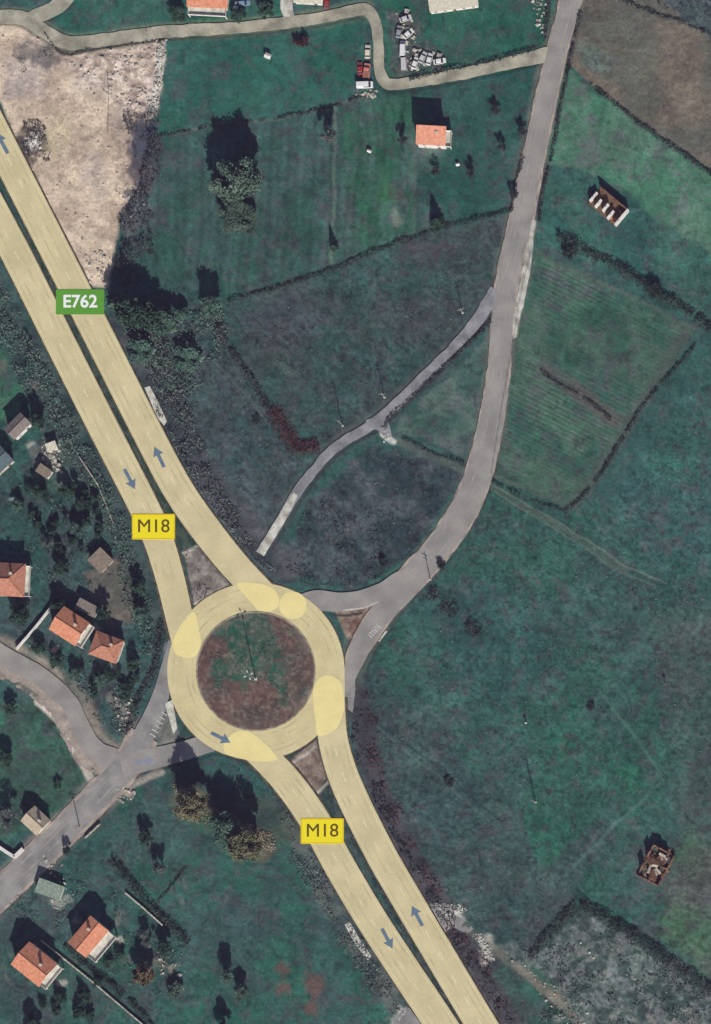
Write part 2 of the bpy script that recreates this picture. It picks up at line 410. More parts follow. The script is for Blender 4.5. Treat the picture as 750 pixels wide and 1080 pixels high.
# strip field tracks and stripes
stripe = np.sin((X+0.05*Y)*2*math.pi/9+n60*3)*0.5+np.sin((X+0.05*Y)*2*math.pi/23+n60)*0.6
mstrip = (1-sstep(-4, 4, sdf_poly(X, Y, [(165,150),(300,128),(440,103),(440,246),(300,296),(235,312),(160,280)])))
COV *= (1+stripe*0.17*mstrip)[..., None]
line([(354,112),(352,190),(351,278)], 3.5, (96,112,98), None, 3, 0.7); line([(345,118),(344,280)], 3.0, (78,92,90), None, 3, 0.6)
line([(438,160),(437,250)], 3, (92,100,96), None, 3, 0.6); spot(420,232,8,(112,116,104),0.6,16); spot(420,210,8,(98,92,90),0.5,10); spot(408,205,10,(60,104,74),0.6,26)
spot(455,230,18,(92,96,98),0.6,20); spot(452,165,22,(84,92,92),0.5,20); spot(455,152,26,(100,104,100),0.5,10)
poly([(412,12),(440,8),(448,40),(472,62),(470,76),(416,82)], (92,92,92), (64,84,82), 8, n7, 0.4)
# hue drift of the pasture: purple grey dead growth against teal green, and dark tufts
cg = COV.mean(-1, keepdims=True); green = sstep(0.0, 0.15, (COV[..., 1]-COV[..., 0])/(COV[..., 1]+1e-6))
n12, n5 = fbm(X, Y, 15, 3, 71), fbm(X, Y, 6, 2, 72)
t_ = (sstep(0.05, 0.7, n12*0.7+n5*0.5)*0.55*green)[..., None]
COV[:] = COV*(1-t_)+(cg*np.array([1.02, 1.0, 1.05]))*t_
t_ = (sstep(0.05, 0.7, -n12*0.5+fbm(X, Y, 34, 3, 73)*0.7)*0.45*green)[..., None]
COV[:] = COV*(1-t_)+COV*np.array([0.88, 1.06, 0.97])*t_
COV *= (1-0.26*sstep(0.35, 0.85, fbm(X, Y, 7, 3, 74))*green)[..., None]
COV[:] = COV*(1-green[..., None])+COV*np.array([1.06, 1.12, 1.20])*green[..., None]
t_ = (sstep(0.35, 0.9, fbm(X, Y, 5.5, 3, 75))*0.35*green)[..., None]          # paler dead tufts
COV[:] = COV*(1-t_)+(cg*np.array([1.35, 1.42, 1.42]))*t_
rough_ = sstep(0.15, 0.4, Zr)*green
def ridge(sx, sy, rot, seed):
    c_, s_ = math.cos(rot), math.sin(rot)
    return 1-np.abs(fbm((X*c_+Y*s_)/sx+n12*0.8, (-X*s_+Y*c_)/sy+n5*0.5, 1.0, 3, seed))*2.2
r1 = ridge(9, 5, 0.6, 81); r2 = ridge(6, 9, 0.2, 82); r3 = fbm(X, Y, 2.6, 2, 83)
COV *= (1+(0.30*np.clip(r1, -1, 1)*np.clip(0.5+n20, 0, 1)-0.34*sstep(0.45, 1.0, r2)*np.clip(0.6-n20, 0, 1.2)+0.17*r3)*(0.35+0.65*rough_)*green.clip(0.25, 1))[..., None]
# verges, tracks and one painted pole shadow
line([(566,264),(732,346),(606,536),(520,502),(534,380),(566,264)], 4, (96,106,100), (76,84,82), 3, 0.6, False)
line([(20,22),(47,37),(68,57),(110,49),(174,41)], 3.2, (60,50,52), None, 2, 0.9)
line(TOP_ROAD[:11], 20, (112,116,104), (88,100,92), 8, 0.7)
line(NE_ROAD, 31, (112,110,108), (86,92,90), 8, 0.75)
line([(560,236),(555,270),(549,310),(541,352)], 8, (206,202,194), (182,178,170), 3, 0.95)
line(SIDE_ROAD, 20, (84,86,88), (66,72,78), 6, 0.7)
line([(402,455),(420,466),(450,480),(490,497)], 8, (100,110,106), (84,92,92), 3, 0.8)
line([(403,458),(414,466)], 6, (196,198,192), None, 3, 0.9)
line([(514,512),(560,538),(620,575),(660,600)], 7, (86,100,96), (72,92,88), 4, 0.75)
line([(516,510),(562,535),(622,572),(664,598),(700,614)], 1.8, (116,124,118), None, 2, 0.6); line([(520,518),(558,541),(616,578),(658,604),(692,618)], 1.8, (110,118,112), None, 2, 0.5)
line([(722,350),(668,438),(640,485),(606,533)], 12, (88,92,92), (74,84,84), 8, 0.6)
line([(574,392),(610,414),(648,444)], 16, (98,92,94), (80,84,86), 8, 0.75)
line([(552,795),(563,842)], 1.6, (52,66,72), None, 2, 0.5)  # cast shadow of the east meadow utility pole, painted into the ground colour
line([(396,762),(450,800),(490,835),(530,866)], 2.6, (52,68,74), None, 2.5, 0.7); line([(398,768),(448,808),(488,842),(526,872)], 2.0, (88,104,106), None, 2, 0.5)
line([(632,728),(672,780),(700,822)], 3, (86,118,112), None, 3, 0.6, False); line([(700,824),(650,868),(605,915)], 3, (86,116,112), None, 3, 0.6, False); line([(700,640),(655,715),(620,745)], 4, (80,108,106), None, 4, 0.4)
line([(700,640),(660,700)], 3, (72,98,98), None, 3, 0.4); line([(440,655),(395,740)], 3, (70,94,94), None, 3, 0.3)
line([(180,360),(225,380),(262,420),(285,450)], 2.4, (88,100,104), None, 2, 0.6)
# bare verges beside the highway
line([(130,345),(165,410),(200,480),(240,535),(300,600)], 34, (66,72,80), (84,84,92), 14, 0.85, rough=0.6)
line([(-40,250),(30,370),(100,500),(140,580),(165,660)], 34, (54,70,74), (74,86,88), 14, 0.8, rough=0.6)
line([(378,735),(392,810),(425,890),(470,965),(540,1085)], 24, (70,68,78), (84,80,88), 10, 0.9, rough=0.6)
line([(300,850),(330,905),(360,965),(420,1060)], 26, (72,84,88), (98,102,102), 8, 0.85, rough=0.5)
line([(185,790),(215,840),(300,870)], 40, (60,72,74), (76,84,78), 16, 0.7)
# gravel by the southern stub
spot(474,962,20,(204,200,196),0.95,9); spot(510,1000,10,(200,196,190),0.9,17); spot(430,1080,20,(190,186,184),0.9,16)
line([(478,970),(520,1000),(560,1030),(600,1060)], 9, (124,120,114), (94,98,96), 6, 0.7)
line([(545,1018),(580,1050),(620,1090)], 8, (150,144,132), (118,114,108), 4, 0.8)
for k in range(26):
    px, py = random.uniform(585,740), random.uniform(985,1080)
    if py < 955+(px-618)*0.68+20: continue
    spot(px, py, random.uniform(3,7), (140,140,138), 0.7)
# parched dirt beside the western roads
line(W_ROAD[1:], 40, (150,138,130), (116,112,106), 10, 0.75)
line([(40,740),(70,770),(84,798),(97,822)], 8, (196,184,176), None, 4, 0.9)
line([(118,735),(135,755),(140,775)], 12, (134,128,126), (104,92,94), 6, 0.7)
line(SW_ROAD[:6], 40, (128,124,122), (92,98,96), 8, 0.75)
spot(132,838,14,(188,172,164),0.9,8); line([(110,850),(135,830),(170,815)], 8, (164,154,148), None, 4, 0.8)
poly([(150,790),(170,745),(184,745),(186,792)], (126,124,122), (104,112,108), 6, n7)
line([(176,680),(172,705),(165,728)], 5, (150,150,156), None, 3, 0.7)
# grass of the crowns of the SE ruin plot
spot(690,915,34,(86,88,92),0.7,30); spot(640,228,26,(70,90,92),0.5,20)
spot(204,850,26,(110,112,92),0.6,20,(140,124,112)); spot(262,893,30,(116,116,92),0.6,18,(156,128,116)); spot(225,868,26,(84,98,84),0.5,16)
for sx, sy, r_, ry_, c_ in ((126,992,9,6,(176,172,164)),(60,952,12,6,(150,152,146)),(72,948,8,8,(140,146,140)),(64,1040,9,5,(168,166,158)),(84,968,7,5,(150,148,144)),(128,970,6,9,(120,122,120)),(58,684,7,4,(170,164,156)),(100,660,6,8,(150,142,136)),(124,702,7,5,(130,132,124)),(88,640,10,4,(140,138,134)),(28,466,8,5,(160,158,150)),(56,488,8,10,(140,136,128)),(30,625,6,5,(170,166,158)),(48,882,8,5,(150,144,136)),(14,528,4,3,(150,170,164)),(135,1010,8,6,(96,104,102)),(165,1012,12,8,(108,108,100)),(180,1018,7,5,(140,136,126)),(74,1010,16,4,(84,96,94))):
    spot(sx, sy, r_, c_, 0.75, ry_)
for k in range(70):
    gxx, gyy = [(random.uniform(0,150), random.uniform(380,720)), (random.uniform(0,200), random.uniform(850,1080))][k % 2]
    spot(gxx, gyy, random.uniform(2,5), random.choice([(96,104,100),(110,108,104),(44,62,64),(40,54,60),(50,72,70)]), 0.6, random.uniform(2,7))
# medians, traffic islands, roundabout island
med_n = [(-48,90),(2,190),(34,262),(87,372),(140,478),(172,540),(184,566),(200,606),(206,640),(222,628),(246,618),(214,580),(184,543),(150,478),(96,370),(42,262),(10,190),(-38,88)]
poly(med_n, (54,74,70), (74,84,80), 2, n7, 0.15, 6, warp=False)
poly([(194,581),(210,577),(242,615),(205,640)], (118,110,108), (144,136,132), 3, n7, 0.1, 7, warp=False)
poly([(294,806),(333,778),(345,822),(372,876),(412,942),(495,1085),(482,1085),(402,945),(362,880),(338,845)], (54,72,72), (76,84,86), 2, n7, 0.15, 6, warp=False)
poly([(300,806),(333,779),(344,820),(334,838)], (112,98,92), (138,124,116), 3, n7, 0.1, 7, warp=False)
poly([(352,642),(402,632),(376,672),(366,674)], (140,124,116), (112,92,86), 3, n7, 0.1, 7, warp=False)
for pts in ([(193,582),(212,576)], [(212,577),(243,616)], [(206,638),(243,617)], [(304,808),(332,788)], [(333,838),(346,823)], [(352,643),(404,631)]): line(pts, 3, (176,168,160), None, 2, 0.9, False)
spot(381,661,6,(92,70,64),0.9,9)
disc = np.hypot(X-RC[0], Y-RC[1])
mi = 1-sstep(RI-1, RI+1, disc)
layer(mi, (104,84,84), (90,80,80), n20); REG[disc < RI+0.6] = 8
gi = sstep(-0.1, 0.55, fbm(X, Y, 26, 4, 61)+1.0-np.hypot((X-268)/46, (Y-688)/42)*1.0)*mi
layer(gi*0.95, (50,92,82), (78,92,86), n7)
layer(mi*sstep(RI-10, RI-1, disc)*sstep(-0.2, 0.6, n20)*0.5, (124,112,108))
layer(mi*sstep(0.2, 0.7, n3)*0.35, (136,120,114))
# overall mottling
calm = np.where(REG == 5, 0.45, 1.0)
COV *= (1+calm*(0.10*n60+0.11*n20+0.11*n7)+0.08*n3)[..., None]
COV = np.clip(COV, 0.004, 0.85)

# ---- relief: low and uneven, cut below the roads, raised on the islands
Z = Zr*(0.10*n7+0.12*n3+0.14*n20)*1.3+Zr2
rd = np.full(X.shape, 1e9)
for pts, w in ((SB_N,34),(NB_N,34),(SB_S,34),(NB_S,34),(NE_ROAD,30),(NE_SLIP,26),(TOP_ROAD,15),(TL_ROAD,16),(DRIVE,10),(SIDE_ROAD,14),(SW_ROAD,32),(SW_LINK,24),(W_ROAD,28)):
    rd = np.minimum(rd, dist_line(X, Y, [tuple(q) for q in catmull(pts, 10)])-w/2)
rd = np.minimum(rd, np.where(disc > RI, disc-RO, RI-disc))
onroad = 1-sstep(-0.5, 3.0, rd)
far = sstep(1.0, 400, np.maximum(np.maximum(-60-X, X-810), np.maximum(-60-Y, Y-1140)))
Z = Z*(1-onroad)*(1-far)-0.30*onroad
Z = np.where(REG == 8, 0.16+0.45*np.clip(1-(disc/RI)**2, 0, 1)+0.05*n7, Z)
Z = np.where((REG == 7) & (rd > 1.5), 0.20+0.02*n7, Z)

Vg = np.stack([(X-CX)*S, (CY-Y)*S, Z], -1).reshape(-1, 3)
ny, nx = X.shape
idx = np.arange(ny*nx).reshape(ny, nx)
FQ = np.stack([idx[:-1, :-1], idx[1:, :-1], idx[1:, 1:], idx[:-1, 1:]], -1).reshape(-1, 4)
FR = REG[:-1, :-1].reshape(-1)
CF = np.concatenate([COV.reshape(-1, 3), np.ones((ny*nx, 1))], 1).astype(np.float32)
REGN = {0: 'ground', 1: 'meadow', 2: 'fallow_field', 3: 'crop_field', 4: 'stubble_field', 5: 'bare_earth_lot', 6: 'grass_median', 7: 'traffic_island', 8: 'roundabout_island'}
for rid, nm in REGN.items():
    f = FQ[FR == rid]
    used, inv = np.unique(f, return_inverse=True)
    me = np_mesh(nm, Vg[used], inv.reshape(-1, 4))
    ca = me.color_attributes.new('cover', 'FLOAT_COLOR', 'POINT')
    ca.data.foreach_set('color', CF[used].ravel())
    me.polygons.foreach_set('use_smooth', np.ones(len(me.polygons), bool))
    o = obj(nm, me, M['ground']); o['kind'] = 'structure'
ZG = Z
def ground_z(px, py):
    i = np.clip(np.searchsorted(gx, px), 0, nx-1); j = np.clip(np.searchsorted(gy, py), 0, ny-1)
    return float(Z[j, i])
def ground_za(px, py):
    i = np.clip(np.searchsorted(gx, px), 0, nx-1); j = np.clip(np.searchsorted(gy, py), 0, ny-1)
    return Z[j, i], rd[j, i]

# ------------------------------------------------------------------ roads
def ribbon(name, pts, width, z, mat, ragged=0.0, seed=0, step=2.5, kind='structure'):
    """a paved strip with a real edge 0.35 m deep; width may be a number or one per point"""
    ws = width if isinstance(width, (list, tuple)) else [width]*len(pts)
    c = catmull([(p[0], p[1], w) for p, w in zip(pts, ws)], step)
    n = len(c)
    t = np.gradient(c[:, :2], axis=0); t /= np.linalg.norm(t, axis=1)[:, None]+1e-9
    nrm = np.stack([-t[:, 1], t[:, 0]], 1)
    r = np.random.default_rng(seed+5)
    def jit():
        a = r.normal(0, 1, n); k = np.array([1, 2, 3, 2, 1])/9.0
        return np.convolve(a, k, 'same')*ragged
    L = c[:, :2]-nrm*(c[:, 2:3]/2+jit()[:, None]); Rr = c[:, :2]+nrm*(c[:, 2:3]/2+jit()[:, None])
    V, F = [], []
    for i in range(n):
        V += [W(*L[i], -0.35), W(*L[i], z), W(*(c[i, :2]*0.5+L[i]*0.5), z), W(*c[i, :2], z), W(*(c[i, :2]*0.5+Rr[i]*0.5), z), W(*Rr[i], z), W(*Rr[i], -0.35)]
    for i in range(n-1):
        for k in range(6):
            a = i*7+k; F.append((a, a+1, a+8, a+7))
    o = obj(name, mesh_of(name, V, F), mat)
    if kind: o['kind'] = kind
    return o
def ring(name, c, r0, r1, z, mat, n=160):
    V, F = [], []
    for i in range(n):
        a = 2*math.pi*i/n
        for r, zz in ((r0, -0.35), (r0, z), ((r0+r1)/2, z), (r1, z), (r1, -0.35)):
            V.append(W(c[0]+math.cos(a)*r, c[1]+math.sin(a)*r, zz))
    for i in range(n):
        j = (i+1) % n
        for k in range(4): F.append((i*5+k, i*5+k+1, j*5+k+1, j*5+k))
    o = obj(name, mesh_of(name, V, F), mat); o['kind'] = 'structure'
    return o

ribbon('dirt_road', TL_ROAD, [22,18,16,14], 0.036, M['dirt'], 0.9, 1)
ribbon('dirt_road', TOP_ROAD, [15,15,15,15,14,14,13,12,12,12,13,12,11,11,12,12,12,13,16], 0.044, M['dirt'], 0.7, 2)
ribbon('driveway', DRIVE, 12, 0.040, M['white_gravel'], 0.7, 3)
ribbon('gravel_track', SIDE_ROAD, [15,12,11,11,10,10,9], 0.046, M['dirt_grey'], 0.7, 4)
ribbon('gravel_track', [(312,521),(296,549),(274,584)], [6,9,10], 0.052, M['white_gravel'], 0.5, 5)
ribbon('gravel_track', [(386,447),(402,448),(410,462)], [8,14,7], 0.056, M['dirt_grey'], 0.6, 6)
ribbon('road_shoulder', [(x-5, y+5) for x, y in W_ROAD[:-1]]+[W_ROAD[-1]], [32]*7, 0.030, M['pink_dirt'], 1.0, 7)
ribbon('road', W_ROAD, [22,21,20,19,19,21,24], 0.060, M['asphalt'], 0.4, 8)
ribbon('road_shoulder', SW_ROAD[:6], 33, 0.034, M['pink_dirt'], 0.9, 9)
ribbon('road', SW_ROAD, [30,28,27,26,27,22,18,13,7], 0.064, M['asphalt_old'], 0.3, 10)
ribbon('road', SW_LINK, [24,22,20,20], 0.068, M['asphalt'], 0.2, 11)
ribbon('road_shoulder', NE_ROAD, [23,23,23,24,25,27,25,25,25,28,30,31,31,31,26,24,18,8], 0.038, M['pink_dirt'], 0.8, 12)
ribbon('road', NE_ROAD, [20,20,20,20,21,23,22,22,22,25,27,27,27,27,23,21,15,6], 0.072, M['asphalt'], 0.25, 13)
ribbon('gravel_verge', [(562,232),(559,262),(554,292),(547,328),(541,356)], [2,6,9,7,2], 0.050, M['white_gravel'], 0.8, 15)
ribbon('road', NE_SLIP, [10,22,20,20,22,24], 0.076, M['asphalt'], 0.25, 14)
for nm, pts, w in (('road_shoulder', SB_N, 34.5), ('road_shoulder', NB_N, 34.5), ('road_shoulder', SB_S, 35), ('road_shoulder', NB_S, 34.5)):
    ribbon(nm, pts, w, 0.050, M['shoulder'], 0.35, len(pts)+abs(int(pts[0][0])))
ribbon('highway_carriageway', SB_N, [31.5]*6+[31,30,29,28], 0.084, M['yellow_road'])
ribbon('highway_carriageway', NB_N, [31.5]*6+[32,32,31,29], 0.088, M['yellow_road'])
ribbon('highway_carriageway', SB_S, [27,29,31,32,32.5,32.5,33,33], 0.092, M['yellow_road'])
ribbon('highway_carriageway', NB_S, [29,30,31,32,32,32,32,32], 0.096, M['yellow_road'])
ring('roundabout_road', RC, RI, RO, 0.104, M['yellow_ring'])
ring('road_shoulder', RC, RI+0.5, RO+1.3, 0.054, M['shoulder'])
ring('kerb', RC, RI-1.0, RI+0.6, 0.22, M['kerb'], 180)

# pale coated merge areas of the roundabout
def patch(pts, z):
    c = catmull(pts, 1.5, True)
    V = [W(p[0], p[1], z) for p in c]; V += [W(p[0], p[1], z-0.05) for p in c]; n = len(c)
    F = [tuple(range(n))]+[(i, n+i, n+(i+1) % n, (i+1) % n) for i in range(n)]
    o = obj('road_coating', mesh_of('road_coating', V, F), M['yellow_patch']); o['kind'] = 'structure'
patch([(250,616),(268,615),(285,619),(294,629),(293,640),(284,645),(273,644),(264,634)], 0.112)
patch([(309+14.5*math.cos(a), 638.5+14.5*math.sin(a)) for a in np.linspace(0, 2*math.pi, 12, endpoint=False)], 0.114)
patch([(205,646),(210,665),(212,680),(206,692),(196,694),(186,690),(182,680),(186,668),(194,655)], 0.112)
patch([(346+15.5*math.cos(a), 728+15.5*math.sin(a)*(1.0 if math.sin(a) < 0 else 0.1)) for a in np.linspace(math.pi, 2*math.pi, 9)]+[(363,745),(360,758),(353,770),(336,776),(333,760),(331,745)], 0.112)
patch([(243,776),(252,771),(262,772),(275,780),(292,798),(290,802),(270,803),(246,798),(238,794),(236,786)], 0.112)

# lane dashes: one structure
mk = MB()
def dashes(pts, length, gap, w, z, off=0.0):
    c = catmull(pts, 1.0); acc = 0.0
    seg = np.linalg.norm(np.diff(c, axis=0), axis=1); s = np.concatenate([[0], np.cumsum(seg)])
    p = random.uniform(0, gap)
    while p+length < s[-1]:
        q = []
        for d in (p, p+length):
            i = min(len(c)-2, int(np.searchsorted(s, d)))
            t = c[i+1]-c[i]; t /= np.linalg.norm(t)+1e-9
            q.append((c[i]+np.array([-t[1], t[0]])*off, np.array([-t[1], t[0]])))
        a, b = q
        mk.add([W(*(a[0]-a[1]*w/2), z), W(*(a[0]+a[1]*w/2), z), W(*(b[0]+b[1]*w/2), z), W(*(b[0]-b[1]*w/2), z)], [(0, 1, 2, 3)])
        p += length+gap
for pts in (SB_N[:7], NB_N[:8], SB_S[2:], NB_S[2:]): dashes(pts, 10, 17, 0.9, 0.106)
for pts in (SB_N[:7], NB_N[:8], SB_S[2:], NB_S[2:]):
    for off in (-13.2, 13.2): dashes(pts, 30, 0.5, 0.5, 0.105, off)
o = mk.build('lane_markings', M['marking']); o['kind'] = 'structure'
mk = MB()
for (x0, y0), (x1, y1), n_, dx, dy in (((161,776),(173,753),6,3.0,1.8), ((390,671),(399,661),6,2.2,1.8)):
    for k in range(n_):
        t = k/(n_-1); x = x0+(x1-x0)*t; y = y0+(y1-y0)*t
        mk.add([W(x-dx, y-dy, 0.084), W(x-dx+0.7, y-dy-0.8, 0.084), W(x+dx+0.7, y+dy-0.8, 0.084), W(x+dx, y+dy, 0.084)], [(0, 1, 2, 3)])
mk.add([W(399,676,0.084), W(407,665,0.084), W(408.6,666,0.084), W(400.6,677,0.084)], [(0,1,2,3)])
mk.add([W(362,643,0.084), W(384,640.5,0.084), W(399,634,0.084), W(399,635.2,0.084), W(384,642,0.084), W(362,644.4,0.084)], [(0,1,2,3,4,5)])
o = mk.build('lane_markings', M['marking_white']); o['kind'] = 'structure'

def tracks(name, pts, offs, w, z, mat, seed):
    r = random.Random(seed); c = catmull(pts, 2.0); b = MB()
    for off in offs:
        i = 0
        while i < len(c)-8:
            m_ = r.randint(8, 34); seg = c[i:i+m_]
            if len(seg) > 4:
                t = np.gradient(seg, axis=0); t /= np.linalg.norm(t, axis=1)[:, None]+1e-9
                nr = np.stack([-t[:, 1], t[:, 0]], 1); k = len(seg)
                ww = w*np.sin(np.linspace(0.05, math.pi-0.05, k))*r.uniform(0.6, 1.2)
                o_ = off+r.uniform(-0.8, 0.8)
                V = []
                for q in range(k):
                    V += [W(*(seg[q]+nr[q]*(o_-ww[q]/2)), z), W(*(seg[q]+nr[q]*(o_+ww[q]/2)), z)]
                b.add(V, [(2*q, 2*q+1, 2*q+3, 2*q+2) for q in range(k-1)])
            i += m_+r.randint(2, 20)
    o = b.build(name, M[mat]); o['kind'] = 'structure'
M['tyre_wear'] = noise_mat('tyre_polished_asphalt', A(186, 173, 138), A(202, 189, 152), scale=0.3, fine=(1.8, 0.08))
for i_, pts in enumerate((SB_N[:8], NB_N[:8], SB_S[2:], NB_S[2:])): tracks('tyre_wear', pts, (-10.5, -4.5, 4.5, 10.5), 2.2, 0.1015, 'tyre_wear', 80+i_)
tracks('tyre_wear', [(RC[0]+(RI+15)*math.cos(a), RC[1]+(RI+15)*math.sin(a)) for a in np.linspace(0, 6.2, 40)], (-9, -3, 4, 10), 2.2, 0.1085, 'tyre_wear', 90)
M['tyre_wear_grey'] = noise_mat('polished_grey_asphalt', A(140, 136, 135), A(156, 152, 150), scale=0.3, fine=(1.8, 0.08))
tracks('tyre_wear', NE_ROAD[1:14], (-7, -3.4, 3.4, 7), 1.8, 0.0775, 'tyre_wear_grey', 91)
tracks('tyre_wear', SW_ROAD[:5], (-8, -4, 4, 8), 1.8, 0.0735, 'tyre_wear_grey', 92)
# painted direction arrows, each a thing
def arrow(px, py, ang, L, label, mat='arrow', z=0.122):
    """ang = heading on the plan, degrees clockwise from north"""
    t = bpy.data.objects.new('road_arrow', None)
    hw, sw, hl = 5.9, 1.9, 9.5
    P = [(-sw, -L/2), (sw, -L/2), (sw, L/2-hl), (hw, L/2-hl-0.6), (0, L/2), (-hw, L/2-hl-0.6), (-sw, L/2-hl)]
    V = [(x*S, y*S, 0.0) for x, y in P]+[(x*S, y*S, -0.006) for x, y in P]
    n = 7
    F = [tuple(range(n))]+[(i, n+i, n+(i+1) % n, (i+1) % n) for i in range(n)]
    o = obj('road_arrow', mesh_of('road_arrow', V, F), M[mat]); o.location = W(px, py, z); o.rotation_euler = (0, 0, -R(ang))
    tag(o, label, 'road arrow', 'direction arrows on the highway')
arrow(2.5, 151, -28, 25, 'blue grey arrow cut by the left frame beside the bare earth lot')
arrow(168, 482, -26, 24, 'blue grey arrow pointing north on the carriageway just below the roadside concrete slab')
arrow(137, 505.5, 152, 24, 'blue grey arrow pointing south just above the northern M18 panel')
arrow(233, 778, 117, 23, 'blue grey arrow pointing southeast on the roundabout ring')
arrow(440, 966, -28, 24, 'blue grey arrow pointing north beside the white gravel of the southern stub')
arrow(408.5, 990, 152, 24, 'blue grey arrow pointing south on the carriageway below the southern M18 panel')
arrow(153, 803, 80, 22, 'faded blue arrow on the grey link road west of the roundabout', 'arrow_faint', 0.076)

# road number panels lying on the carriageways
def route_panel(px, py, w, h, text, label, bg, fg, size, edge=None, bold=0.0):
    t = thing('route_panel', label, 'road number panel', W(px, py, 0.098), 0, 'road number panels on the highway')
    b = MB(); w2, h2 = w*S/2, h*S/2
    r = 0.35
    pts = []
    for cx, cy, a0 in ((w2-r, h2-r, 0), (-w2+r, h2-r, 90), (-w2+r, -h2+r, 180), (w2-r, -h2+r, 270)):
        for k in range(4):
            a = R(a0+30*k); pts.append((cx+r*math.cos(a), cy+r*math.sin(a)))
    b.prism(pts, 0.0, 0.10)
    b.build('board', M[bg], t)
    if edge:
        e = MB()
        for x0, x1, y0, y1 in ((-w2+.1, w2-.1, h2-.42, h2-.12), (-w2+.1, w2-.1, -h2+.12, -h2+.42), (-w2+.1, -w2+.4, -h2+.42, h2-.42), (w2-.4, w2-.1, -h2+.42, h2-.42)):
            e.box(x0, x1, y0, y1, 0.102, 0.112)
        e.build('border', M[edge], t)
    cu = bpy.data.curves.new('lettering', 'FONT'); cu.body = text; cu.size = size; cu.align_x = 'CENTER'; cu.align_y = 'CENTER'
    cu.extrude = 0.006; cu.offset = bold
    tmp = bpy.data.objects.new('lettering_curve', cu); col.objects.link(tmp)
    me = bpy.data.meshes.new_from_object(tmp.evaluated_get(bpy.context.evaluated_depsgraph_get()))
    bpy.data.objects.remove(tmp); me.name = 'lettering'; me.materials.clear()
    if not bold:                                       # a heavier stroke: the same letters again, a hand's width to the right
        vv = [tuple(v.co) for v in me.vertices]; ff = [tuple(p.vertices) for p in me.polygons]; k = len(vv)
        V2 = [(x-0.05, y, z) for x, y, z in vv]+[(x+0.05, y+0.03, z-0.004) for x, y, z in vv]
        me = mesh_of('lettering', V2, ff+[tuple(i+k for i in f) for f in ff])
    o = obj('lettering', me, M[fg], t); o.location = (0, 0, 0.112)
route_panel(84.6, 318.5, 51, 26.5, 'E762', 'green road number panel reading E762 in white', 'sign_green', 'sign_white', 5.9, None, 0.13)
route_panel(162, 555.5, 45.5, 27, 'M18', 'yellow M18 panel northwest of the roundabout', 'sign_yellow', 'sign_dark', 6.3, 'sign_edge', 0.0)
route_panel(340, 876.5, 45.5, 27, 'M18', 'yellow M18 panel southeast of the roundabout', 'sign_yellow', 'sign_dark', 6.3, 'sign_edge', 0.0)

# concrete slabs by the highway
def slab(name, pts, z, mat):
    b = MB(); P = [W(x, y)[:2] for x, y in pts][::-1]
    b.prism(P, -0.3, z)
    o = b.build(name, M[mat]); o['kind'] = 'structure'
slab('pavement', [(152.5,409),(158,407),(167,424),(176,444),(173,449),(166,440)], 0.13, 'concrete')
slab('pavement', [(363.5,975),(369,972),(380,991),(392,1009),(388,1013),(374,995)], 0.13, 'concrete')
slab('driveway', [(452,957),(464,960),(480,965),(494,972),(499,980),(493,985),(478,978),(469,983),(462,974)], 0.05, 'asphalt_old')
slab('driveway', [(412,1084),(424,1066),(433,1062),(446,1084)], 0.05, 'asphalt_old')
slab('pavement', [(174,742),(182,738),(187,768),(183,774)], 0.07, 'concrete')
slab('driveway', [(367,690),(372,700),(375,725),(372,752),(367,748)], 0.06, 'asphalt_old')

# ------------------------------------------------------------------ vegetation
def leaf_quads(P, size, seed, flat=0.35, elong=1.5):
    """one bent-free quad per point, randomly turned: a clump of leaves or twigs"""
    r = np.random.default_rng(seed)
    n = len(P)
    d = r.normal(0, 1, (n, 3)); d[:, 2] = np.abs(d[:, 2])+flat; d /= np.linalg.norm(d, axis=1)[:, None]
    h = r.normal(0, 1, (n, 3)); u_ = np.cross(d, h); u_ /= np.linalg.norm(u_, axis=1)[:, None]+1e-9
    v_ = np.cross(d, u_)
    s = np.asarray(size)*(r.uniform(0.6, 1.4, n)); s = s[:, None]
    e = elong
    V = np.stack([P-u_*s*e*0.5, P-v_*s*0.5+u_*s*0.1, P+u_*s*e*0.5, P+v_*s*0.5-u_*s*0.1], 1).reshape(-1, 3)
    F = np.arange(n*4).reshape(n, 4)
    return V, F
def crown_points(n, lobes, r):
    k = r.integers(0, len(lobes), n)
    L = np.array(lobes)[k]
    d = r.normal(0, 1, (n, 3)); d /= np.linalg.norm(d, axis=1)[:, None]
    rad = (r.random(n)**0.4*(1+0.55*(r.random(n) < 0.3)*r.random(n)))[:, None]
    return L[:, :3]+d*rad*L[:, 3:4]*np.array([1, 1, 0.85])
PROTO = {}
